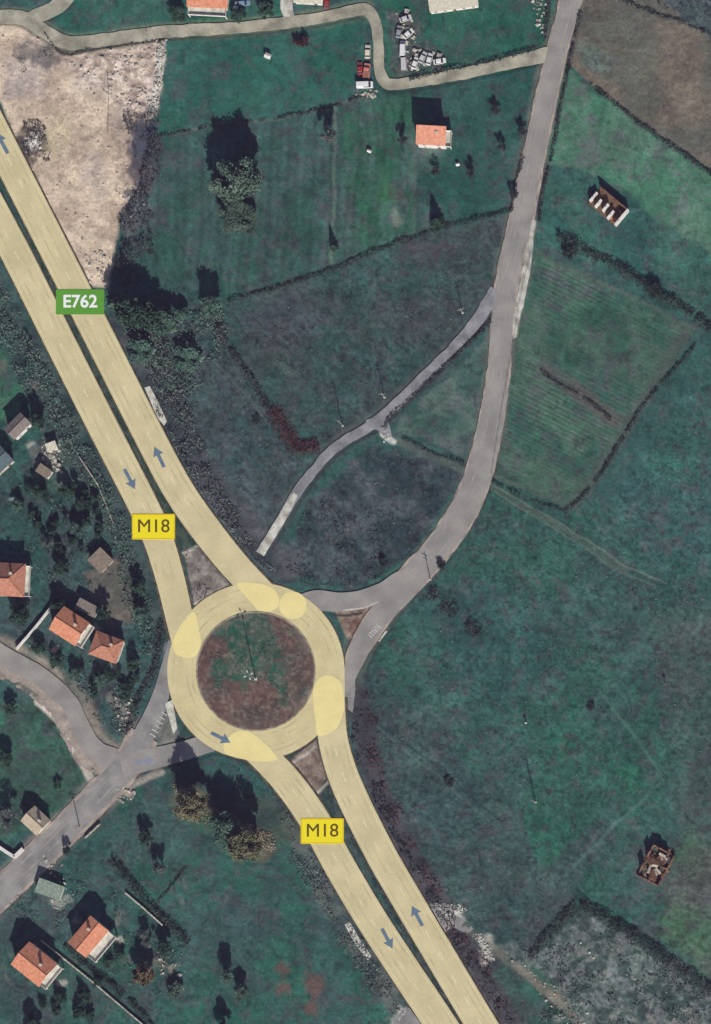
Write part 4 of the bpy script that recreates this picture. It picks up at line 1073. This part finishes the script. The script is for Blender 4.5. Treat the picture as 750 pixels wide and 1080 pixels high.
house('house', 'faded pink roofed house alone in the northern garden with a deep shadow', 457,148, 29,17, -3, 6.4,16, 'roof_pink', 'lean', over=0.4, balcony=('+x',1.8,3.0))
house('house', 'red roofed house cut by the left frame above the western road', 9,613, 40,32, -3, 6.0,25, 'roof_red', 'hip', balcony=('+x',1.6,3.0))
house('house', 'bright orange gabled house with a white front by the garden wall', 77,662, 30,26, -33, 5.8,26, 'roof_orange', balcony=('+x',2.0,3.0))
house('house', 'orange hip roofed house right of the bright orange gabled house', 115,684, 28,23, -20, 5.0,24, 'roof_red', 'hip', chim=1)
house('annex', 'white annex with a flat grey roof behind the bright orange gabled house', 94,642, 22,11, -28, 3.0,3, 'roof_grey', 'lean', over=0.2, chim=0, cat='annex', storeys=1)
house('hut', 'grey brown square hut at the edge of the bare earth yard', 108,592, 17,17, 45, 3.0,6, 'roof_brown', 'lean', over=0.4, chim=0, cat='hut', storeys=1, wall='plaster_beige')
house('house', 'grey tiled house with white end wall in the upper left garden', 22,452, 22,13, 45, 5.5,22, 'roof_grey', chim=0)
house('house', 'blue grey roofed building cut by the left frame below the grey house', 0,488, 24,20, 42, 4.5,16, 'roof_blue', chim=0, wall='plaster_beige')
house('shed', 'small white roofed shed in the upper left garden', 56,472, 10,8, 20, 2.4,5, 'roof_pale', 'lean', over=0.2, chim=0, cat='shed', storeys=1, door=True)
house('shed', 'dark roofed shed with a white edge below the small white shed', 48,498, 14,9, -35, 2.6,5, 'roof_brown', 'lean', over=0.2, chim=0, cat='shed', storeys=1)
house('cottage', 'cottage with a pale beige roof beside the southwest road', 40,866, 20,19, -43, 3.6,30, 'roof_beige', storeys=1, cat='cottage', chim=1)
house('house', 'orange roofed house with a white terrace in the southern garden', 97,988, 34,22, 50, 6.2,20, 'roof_orange', balcony=('-y',3.6,3.2))
house('house', 'orange gabled house at the southwest corner below the white terrace house', 40,1017, 35,28, -39, 6.0,27, 'roof_orange', balcony=('+x',2.4,3.0))
house('shed', 'pale green sheet roofed shed beside the southwest road', 54,938, 26,14, -20, 2.6,5, 'roof_green', 'lean', over=0.3, chim=0, cat='shed', storeys=1)
house('house', 'orange roofed roadside building with a white lower front at the top frame', 221,2, 40,16, -3, 4.0,18, 'roof_orange', balcony=('-y',3.0,3.0), chim=0)
house('shed', 'long pale sheet roofed shed at the top frame above the scrap yard', 479,4, 50,15, 8, 3.0,7, 'roof_pale', 'lean', over=0.3, chim=0, cat='shed', storeys=1)
house('house', 'white roofed building cut by the top frame right of the driveway', 327,-5, 28,20, -3, 3.4,10, 'roof_pale', chim=0, storeys=1)

# unfinished building in the north-east field
t = thing('unfinished_building', 'roofless building of white cross walls in the northeast field', 'ruin', W(642,219,0), R(-40))
b = MB(); b.box(-6.3,6.3,-3.4,3.4,-0.3,0.25); b.build('floor_slab', M['wood'], t)
for i, x in enumerate((-5.9,-3.2,-0.4,2.4,5.9)):
    b = MB(); y0 = [-2.6,-3.0,-2.4,-3.3,-3.4][i]; y1 = [1.2,0.2,0.6,0.0,3.4][i]; h = [2.4,2.8,3.0,2.6,3.4][i]
    b.box(x-0.35, x+0.35, y0, y1, 0.253, h); b.box(x-0.28, x+0.28, y0+0.4, y0+1.6, h+0.003, h+0.5)
    b.build('cross_wall', M['plaster'], t)
b = MB(); b.box(-6.25, 5.5, 3.05, 3.35, 0.253, 3.2); b.build('rear_wall', M['brick'], t)
b = MB()
for k in range(9):
    x, y = random.uniform(2.8, 5.4), random.uniform(-3, 2.5); s = random.uniform(0.25, 0.5)
    b.box(-s, s, -s, s, 0.2, 0.25+s, Matrix.Translation((x, y, 0)) @ Matrix.Rotation(random.random()*3, 4, 'Z'))
o = b.build('brick_rubble', M['roof_red'], t)
# brick ruin in the south-east
t = thing('ruined_house', 'ruined red brick house in the southeast meadow', 'ruin', W(692,913,0), R(62)); t.scale = (1.3, 1.25, 1.0)
rw = MB()
for (x0, x1, y0, y1, hs) in ((-4.6,4.6,-3.3,-2.9,(2.6,0.5,1.2,0.4,1.6)), (-4.6,4.6,2.9,3.3,(1.0,3.6,0.6,3.8,2.4))):
    n = len(hs)
    for i, h in enumerate(hs):
        a = x0+(x1-x0)*i/n; c = x0+(x1-x0)*(i+1)/n
        rw.box(a, c-0.004, y0, y1, -0.3, h)
for x in (-4.6, 0.2, 4.2):
    for i, h in enumerate({-4.6: (0.6, 2.2, 0.5, 1.6), 0.2: (2.4, 0.5, 1.6, 0.4), 4.2: (0.6, 2.8, 3.6, 3.2)}[x]):
        a = -2.896+5.79*i/4; rw.box(x, x+0.38, a, a+5.79/4-0.004, -0.3, h)
rw.build('wall', M['brick'], t)
for nm, k0, mt in (('fallen_beam', 7, 'plaster_beige'), ('roof_fragment', 3, 'brick')):
    for k in range(k0):
        x, y = random.uniform(-3.6, 3.4), random.uniform(-2, 2); b = MB()
        if nm == 'fallen_beam': b.box(-0.95, 0.95, -0.32, 0.32, -0.18, 0.18, Matrix.Translation((x, y, 1.2)) @ Matrix.Rotation(random.random()*3, 4, 'Z') @ Matrix.Rotation(random.uniform(-.5, .5), 4, 'Y'))
        else: b.box(-1.4, 1.4, -1.1, 1.1, -0.06, 0.06, Matrix.Translation((x, y, 1.6)) @ Matrix.Rotation(random.random()*3, 4, 'Z') @ Matrix.Rotation(random.uniform(.2, .6), 4, 'Y'))
        b.build(nm, M[mt], t)
b = MB()
for k in range(90):
    a, q = random.random()*6.28, random.random()**0.6*5.2; s = random.uniform(0.12, 0.5)
    b.box(-s, s, -s*0.7, s*0.7, -0.1, s*0.8, Matrix.Translation((math.cos(a)*q, math.sin(a)*q*0.75, 0.05)) @ Matrix.Rotation(random.random()*3, 4, 'Z') @ Matrix.Rotation(random.uniform(-.4, .4), 4, 'X'))
o = b.build('brick_rubble', M['brick'], t); o['kind'] = 'stuff'

# garden walls and fences
def wall(label, pts, h, th, mat='plaster', name='garden_wall', cat='wall'):
    b = MB(); cp = MB()
    P = [Vector(W(x, y)[:2]) for x, y in pts]
    for a, c in zip(P[:-1], P[1:]):
        d = (c-a); ang = math.atan2(d.y, d.x)
        m = Matrix.Translation((a.x, a.y, 0)) @ Matrix.Rotation(ang, 4, 'Z')
        b.box(0, d.length-0.004, -th/2, th/2, -0.4, h, m)
        cp.box(-0.02, d.length-0.03, -th/2-0.06, th/2+0.06, h+0.003, h+0.11, m)
    t = thing(name, label, cat)
    b.build('wall_body', M[mat], t); cp.build('coping', M[mat], t)
    return t
wall('white garden wall running down to the western road beside the orange house', [(57,638),(38,662),(18,685)], 1.6, 0.5)
wall('long pale stone wall crossing the southwest corner below the houses', [(44,992),(95,1033),(148,1078),(165,1092)], 0.9, 0.34, 'stone_wall')
wall('short pale wall right of the white terrace house, across the garden hedge', [(133,942),(152,958),(172,976)], 1.0, 0.4, 'stone_wall')
wall('white corner wall at the left frame below the pale roofed cottage', [(-8,888),(8,899),(16,904),(25,895)], 1.5, 1.0)
wall('thin pale wall in the lawn below the southwest road', [(90,884),(106,869)], 0.9, 0.35, 'stone_wall')
wall('thin fence like wall in the lawn right of the western highway scrub', [(84,482),(104,512),(120,552)], 0.8, 0.25, 'stone_wall')
# wire fences: posts and rails
def fence(label, pts, n):
    t = thing('fence', label, 'fence'); rl = MB()
    P = catmull(pts, 1.0); k = np.linspace(0, len(P)-1, n).astype(int)
    Q = [W(*P[i]) for i in k]
    for x, y, z in Q:
        b = MB(); b.tube((x, y, -0.3), (x, y, 1.25), 0.07, 0.06, 6); b.build('post', M['pole_wood'], t)
    for a, c in zip(Q[:-1], Q[1:]):
        for z in (0.5, 1.05): rl.tube((a[0], a[1], z), (c[0], c[1], z), 0.025, 0.025, 4, False)
    rl.build('wire', M['galv'], t)
fence('post and wire fence crossing the top meadow above the bare earth lot, western one', [(118,2),(117,18),(117,34)], 8)
fence('post and wire fence crossing the top meadow above the bare earth lot, eastern one', [(146,-2),(151,18),(155,34)], 8)
fence('straight wire fence across the bare earth lot', [(114,78),(115,104),(114,140)], 12)
fence('wire fence around the crop field beside the northern road', [(562,262),(550,310),(540,372),(528,440),(519,500)], 22)

# rubble along the edges of the bare lot and gravel: stuff
def rubble(polys, n, smin, smax, mat, seed):
    r = random.Random(seed); b = MB()
    for pl, nn in zip(polys, n):
        xs = [p[0] for p in pl]; ys = [p[1] for p in pl]; k = 0; tries = 0
        while k < nn and tries < nn*20:
            tries += 1
            x, y = r.uniform(min(xs), max(xs)), r.uniform(min(ys), max(ys))
            if float(sdf_poly(np.array([x]), np.array([y]), pl)[0]) > 0: continue
            s = r.uniform(smin, smax)*(r.random()**1.5+0.3); z = ground_z(x, y); wx, wy, _ = W(x, y)
            m = Matrix.Translation((wx, wy, z+s*0.25)) @ Matrix.Rotation(r.random()*6.28, 4, 'Z') @ Matrix.Rotation(r.uniform(-.5, .5), 4, 'X')
            V = [(r.uniform(.7, 1.1)*s*sx*(0.8 if sz > 0 else 1), r.uniform(.5, 1)*s*sy*(0.8 if sz > 0 else 1), r.uniform(.4, .8)*s*sz) for sz in (-1, 1) for sx, sy in ((-1,-1),(1,-1),(1,1),(-1,1))]
            b.add(V, [(0,3,2,1),(4,5,6,7),(0,1,5,4),(1,2,6,5),(2,3,7,6),(3,0,4,7)], m); k += 1
    o = b.build('rubble', M[mat], None); o['kind'] = 'stuff'
rubble([[(167,44),(176,42),(172,80),(165,122),(156,120),(164,80)], [(62,58),(165,48),(160,120),(120,110),(80,75)], [(24,140),(42,138),(44,162),(28,164)], [(90,270),(118,262),(114,302),(96,300)], [(120,200),(150,190),(156,215),(125,240)]], [420, 200, 60, 90, 60], 0.16, 0.5, 'rubble_pale', 3)
rubble([[(418,12),(432,10),(440,45),(466,60),(468,72),(420,76)], [(376,94),(398,94),(396,102),(376,102)]], [110, 26], 0.25, 0.8, 'stone_wall', 8)
rubble([lot], [420], 0.12, 0.4, 'rubble_pink', 4)
rubble([[(456,952),(486,952),(496,962),(470,964)], [(498,985),(512,984),(522,1012),(512,1016)], [(530,1005),(560,1018),(640,1085),(600,1085)], [(590,985),(612,965),(760,1060),(740,1085),(640,1060)], [(404,450),(412,460),(405,466)]], [120, 110, 90, 50, 30], 0.14, 0.42, 'rubble_pale', 5)
rubble([[(44,462),(66,462),(66,500),(44,488)], [(150,1000),(195,990),(195,1030),(170,1030)], [(118,735),(142,738),(136,775),(126,772)], [(560,-5),(578,-5),(574,40),(566,30)], [(122,832),(142,828),(143,842),(124,848)], [(20,890),(60,905),(90,940),(60,960)]], [110, 40, 90, 60, 60, 50], 0.2, 0.6, 'stone_wall', 6)

# ------------------------------------------------------------------ vehicles
def car(name, label, px, py, rot, paint, kind='car', group=None, cat='car', L=4.3, Wd=1.75, Ht=1.45):
    t = thing(name, label, cat, W(px, py, max(0.0, ground_z(px, py))+0.02), R(rot), group)
    l, w = L/2, Wd/2
    # loft of sections along the length: (x, half width, z low, z high)
    if kind == 'van': sec = [(-l,.9,.35,1.0),(-l+.05,.97,.3,1.25),(-l+.3,1,.28,1.3),(0,1,.28,1.3),(l-.9,1,.28,1.25),(l-.35,.97,.3,1.0),(l-.05,.9,.33,.85),(l,.82,.4,.75)]; cab = [(-l+.06,-l+.12,l-1.45,l-.75)]; hb, ht = 1.25, 2.1
    elif kind == 'pickup': sec = [(-l,.92,.4,.95),(-l+.1,1,.35,1.0),(0,1,.33,1.0),(l-1.0,1,.33,1.02),(l-.2,.95,.35,.95),(l,.85,.45,.8)]; cab = [(-.5,-.35,.75,1.15)]; hb, ht = 1.0, 1.75
    else: sec = [(-l,.82,.42,.72),(-l+.12,.94,.32,.86),(-l+.8,1,.26,.92),(-.2,1,.25,.92),(l-1.3,1,.25,.9),(l-.35,.95,.28,.78),(l-.05,.84,.34,.66),(l,.76,.4,.6)]; cab = [(-l+.45,-l+.95,.45,1.15)]; hb, ht = 0.9, Ht
    V, F = [], []
    for x, k, z0, z1 in sec:
        V += [(x, -w*k, z0), (x, -w*k*1.0, (z0+z1)/2), (x, -w*k*.9, z1), (x, w*k*.9, z1), (x, w*k, (z0+z1)/2), (x, w*k, z0)]
    n = 6
    for i in range(len(sec)-1):
        for k in range(n): F.append((i*n+k, i*n+(k+1) % n, (i+1)*n+(k+1) % n, (i+1)*n+k))
    F += [tuple(range(n)), tuple(range((len(sec)-1)*n, len(sec)*n))[::-1]]
    obj('body', mesh_of('body', V, F, False), M['car_'+paint], t)
    for (a, bb, c, d) in cab:
        wb, wt = w*.9, w*.74
        V = [(a,-wb,hb),(d,-wb,hb),(d,wb,hb),(a,wb,hb),(bb,-wt,ht),(c,-wt,ht),(c,wt,ht),(bb,wt,ht)]
        obj('cabin_glass', mesh_of('cabin_glass', V, [(0,1,5,4),(1,2,6,5),(2,3,7,6),(3,0,4,7),(4,5,6,7)]), M['glass'], t)
        rf = MB(); rf.add([(bb-.06,-wt-.05,ht-.03),(c+.06,-wt-.05,ht-.03),(c+.06,wt+.05,ht-.03),(bb-.06,wt+.05,ht-.03),(bb+.05,-wt+.08,ht+.05),(c-.08,-wt+.08,ht+.05),(c-.08,wt-.08,ht+.05),(bb+.05,wt-.08,ht+.05)], [(4,5,6,7),(0,1,5,4),(1,2,6,5),(2,3,7,6),(3,0,4,7),(0,3,2,1)])
        rf.build('roof_panel', M['car_'+paint], t)
        if kind == 'van':
            sp = MB(); sp.add([(a-.01,-wb-.01,hb),(a+2.4,-wb-.01,hb),(a+2.4,-wt-.02,ht),(bb,-wt-.02,ht)], [(0,1,2,3)]); sp.add([(a-.01,wb+.01,hb),(a+2.4,wb+.01,hb),(a+2.4,wt+.02,ht),(bb,wt+.02,ht)], [(0,3,2,1)])
            sp.build('side_panel', M['car_'+paint], t)
    if kind == 'pickup':
        bd = MB(); bd.box(-l+.2, -.7, -w*.75, w*.75, 1.003, 1.03); bd.build('load_bed', M['car_rust'], t)
    for x in (-l*.62, l*.62):
        for sy in (-1, 1):
            wh = MB(); wh.tube((x, sy*(w-.18), .32), (x, sy*(w+.02), .32), .32, .32, 14); q = wh.build('wheel', M['tyre'], t)
            rm = MB(); rm.tube((x, sy*(w+.023), .32), (x, sy*(w+.04), .32), .19, .17, 10); rm.build('rim', M['galv'], q)
    for sy in (-1, 1):
        hl = MB(); hl.box(l-.06, l+.02, sy*w*.62-.16, sy*w*.62+.16, .56, .70); hl.build('headlight', M['lamp_glass'], t)
        tl = MB(); tl.box(-l-.02, -l+.05, sy*w*.66-.12, sy*w*.66+.12, .62, .80); tl.build('tail_light', M['car_red'], t)
    return t
GC = 'vehicles parked along the dirt lane'
car('parked_car', 'cream car parked on the verge beside the dirt lane, northernmost of three vehicles', 388,55, 88, 'cream', group=GC, L=4.6, Wd=2.0)
car('pickup_truck', 'red pickup truck parked between the cream car and the white van', 387,75, 84, 'pinkred', 'pickup', GC, 'pickup', L=5.0, Wd=2.3)
car('parked_car', 'dark red car parked close on the field side of the red pickup', 380,73, 92, 'red', group=GC, L=4.2, Wd=1.9)
car('parked_van', 'white van parked across the verge at the bend of the dirt lane', 385,90, 2, 'white', 'van', GC, 'van', L=5.6, Wd=2.3)
GY = 'scrap vehicles in the yard'
for x, y, rot, p, k, l in [(425,52,88,'white','van','white van on the west edge of the scrap yard'), (426,66,92,'silver','van','silver van parked just south of the white scrap yard van'),
    (438,67,70,'white','car','white scrap car in the southwest corner of the yard hedge'), (446,61,62,'silver','car','pale scrap car, second along the yard hedge'), (453,63,75,'white','car','white scrap car, third along the yard hedge'),
    (464,65,10,'white','car','white scrap car lying crosswise at the east end of the yard'), (428,20,20,'silver','car','silver scrap car at the north end of the yard'), (421,34,80,'grey','car','grey scrap car on the lane side of the yard'), (431,36,40,'white','car','white scrap car in the middle of the yard')]:
    car('scrap_'+k, l, x, y, rot, p, k, GY, 'scrap '+k, L=5.4 if k == 'van' else 4.2, Wd=2.1 if k == 'van' else 1.8)
car('parked_car', 'red car at the top frame beside the white roofed building', 345,3, 85, 'red', L=4.3)
car('parked_car', 'pale blue car at the top frame right of the orange roofed building', 257,4, 5, 'blue', L=4.6)
car('parked_car', 'white car beside the pale blue car at the top frame', 249,9, 70, 'white', L=4.4)

# ------------------------------------------------------------------ poles, mast, small things
def utility_pole(label, px, py, h):
    t = thing('utility_pole', label, 'utility pole', W(px, py, ground_z(px, py)), R(random.uniform(-40, 40)), 'wooden utility poles in the fields')
    b = MB(); b.tube((0, 0, -0.4), (0, 0, h), 0.17, 0.11, 9); b.build('pole', M['pole_wood'], t)
    b = MB(); b.box(-1.1, 1.1, -0.26, -0.14, h-0.7, h-0.55); b.box(-0.8, 0.8, -0.26, -0.14, h-1.6, h-1.47); b.build('crossarm', M['pole_wood'], t)
    for x in (-1.0, 0.0, 1.0):
        b = MB(); b.tube((x, -0.2, h-0.547), (x, -0.2, h-0.3), 0.07, 0.05, 7); b.build('insulator', M['lamp_glass'], t)
    b = MB(); b.tube((0, 0, -0.2), (0.0, 0, 0.35), 0.42, 0.36, 8); b.build('base', M['concrete'], t)
utility_pole('utility pole on the lower edge of the fallow field above the gravel track', 361.5,449, 11)
utility_pole('utility pole at the fork of the gravel track', 405.5,419, 8.5)
utility_pole('utility pole beside the upper end of the gravel track', 488,330, 8)
utility_pole('utility pole beside the bend of the northern road below the gravel track', 454,611, 7)
utility_pole('utility pole low in the east meadow west of the brick ruin', 565,846, 11)
utility_pole('utility pole by the southwest road near the pale roofed cottage', 84,872, 9)
t = thing('lamp_mast', 'tall lighting mast in the middle of the roundabout island', 'light mast', W(270,716,ground_z(270,716)))
b = MB(); b.tube((0,0,-0.3),(0,0,15.5),0.20,0.10,12); b.build('pole', M['galv'], t)
b = MB(); b.box(-0.5,0.5,-0.5,0.5,-0.2,0.3); b.build('base', M['concrete'], t)
for k in range(4):
    a = k*math.pi/2+0.4; x, y = math.cos(a), math.sin(a)
    b = MB(); b.tube((x*.1,y*.1,15.3),(x*1.1,y*1.1,15.5),0.05,0.05,6); ar = b.build('arm', M['galv'], t)
    b = MB(); b.box(0.9,1.7,-0.2,0.2,15.4,15.56, Matrix.Rotation(a,4,'Z')); b.build('lamp_head', M['lamp_glass'], ar)
def beehive(label, px, py, s, group=None):
    t = thing('white_hutch', label, 'hutch', W(px, py, ground_z(px, py)), R(random.uniform(-30, 30)), group)
    b = MB(); b.box(-s, s, -s*.8, s*.8, 0.25, 1.3*s+0.3); b.build('box', M['plaster'], t)
    b = MB(); b.add([(-s*1.15,-s,1.3*s+.31),(s*1.15,-s,1.3*s+.31),(s*1.15,s,1.3*s+.31),(-s*1.15,s,1.3*s+.31),(-s*1.15,0,1.3*s+.75),(s*1.15,0,1.3*s+.75)], [(0,1,5,4),(2,3,4,5),(1,2,5),(3,0,4),(0,3,2,1)]); b.build('lid', M['plaster'], t)
    for sx in (-1, 1):
        for sy in (-1, 1):
            b = MB(); b.box(sx*s*.8-.06, sx*s*.8+.06, sy*s*.6-.06, sy*s*.6+.06, -0.2, 0.247); b.build('leg', M['wood'], t)
beehive('white hutch standing in the top meadow', 283,60, 0.9)
beehive('small white hutch in the strip field west of the northern house', 390,160, 0.6)
beehive('small white hutch southeast of the northern house', 483,174, 0.55)
def marker(label, px, py, mat, h):
    t = thing('marker_post', label, 'post', W(px, py, ground_z(px, py)))
    b = MB(); b.tube((0,0,-0.3),(0,0,h),0.16,0.12,8); b.build('post_shaft', M[mat], t)
    b = MB(); b.box(-0.45,0.45,-0.14,0.14,h+0.003,h+0.5); b.build('plate', M[mat], t)
marker('white marker post in the middle of the east meadow', 555,763, 'plaster', 1.6)
marker('dark marker post in the far east meadow', 702,722, 'wood', 2.0)

# ------------------------------------------------------------------ the air
hb = MB(); hb.box(-2600, 2600, -2600, 2600, -2.0, 1230.0)
hm = bpy.data.materials.new('thin_air'); hm.use_nodes = True; hn = hm.node_tree
hn.nodes.remove(hn.nodes['Principled BSDF'])
pv = hn.nodes.new('ShaderNodeVolumePrincipled'); pv.inputs['Density'].default_value = 0.00004
pv.inputs['Color'].default_value = (0.62, 0.46, 0.9, 1); pv.inputs['Anisotropy'].default_value = 0.0
hn.links.new(pv.outputs['Volume'], hn.nodes['Material Output'].inputs['Volume'])
ho = hb.build('haze', hm); ho['kind'] = 'stuff'
# ------------------------------------------------------------------ camera, light, sky
cam = bpy.data.cameras.new('camera'); co = bpy.data.objects.new('camera', cam); col.objects.link(co); sc.camera = co
HC = 1200.0; DX, DY = 150.0, -150.0          # an oblique satellite pass: seen from the south-east
co.location = (DX, DY, HC); co.rotation_euler = (0, 0, 0)
cam.sensor_fit = 'VERTICAL'; cam.sensor_height = 24.0; cam.sensor_width = 24.0*711/1024
cam.lens = 24.0*HC/(1080*S)
cam.shift_x = -DX/(1080*S); cam.shift_y = -DY/(1080*S)
cam.clip_start = 10; cam.clip_end = 30000
EL, AZ = 35.0, 167.6
sd = Vector((math.cos(R(EL))*math.sin(R(AZ)), math.cos(R(EL))*math.cos(R(AZ)), math.sin(R(EL))))
sl = bpy.data.lights.new('sun', 'SUN'); sl.energy = 4.6; sl.angle = R(0.53); sl.color = (1.0, 0.95, 0.87)
so = bpy.data.objects.new('sun', sl); col.objects.link(so); so.rotation_euler = (-sd).to_track_quat('-Z', 'Y').to_euler(); so.location = (0, 0, 200)
w = bpy.data.worlds.new('World'); sc.world = w; w.use_nodes = True
nt = w.node_tree; bg = nt.nodes['Background']
sky = nt.nodes.new('ShaderNodeTexSky'); sky.sky_type = 'NISHITA'; sky.sun_disc = False
sky.sun_elevation = R(EL); sky.sun_rotation = R(AZ)
nt.links.new(sky.outputs['Color'], bg.inputs['Color']); bg.inputs['Strength'].default_value = 0.055
sc.view_settings.view_transform = 'Standard'; sc.view_settings.look = 'None'
sc.view_settings.gamma = 1.0; sc.view_settings.use_curve_mapping = False
sc.view_settings.exposure = 0.09
sc.cycles.max_bounces = 4
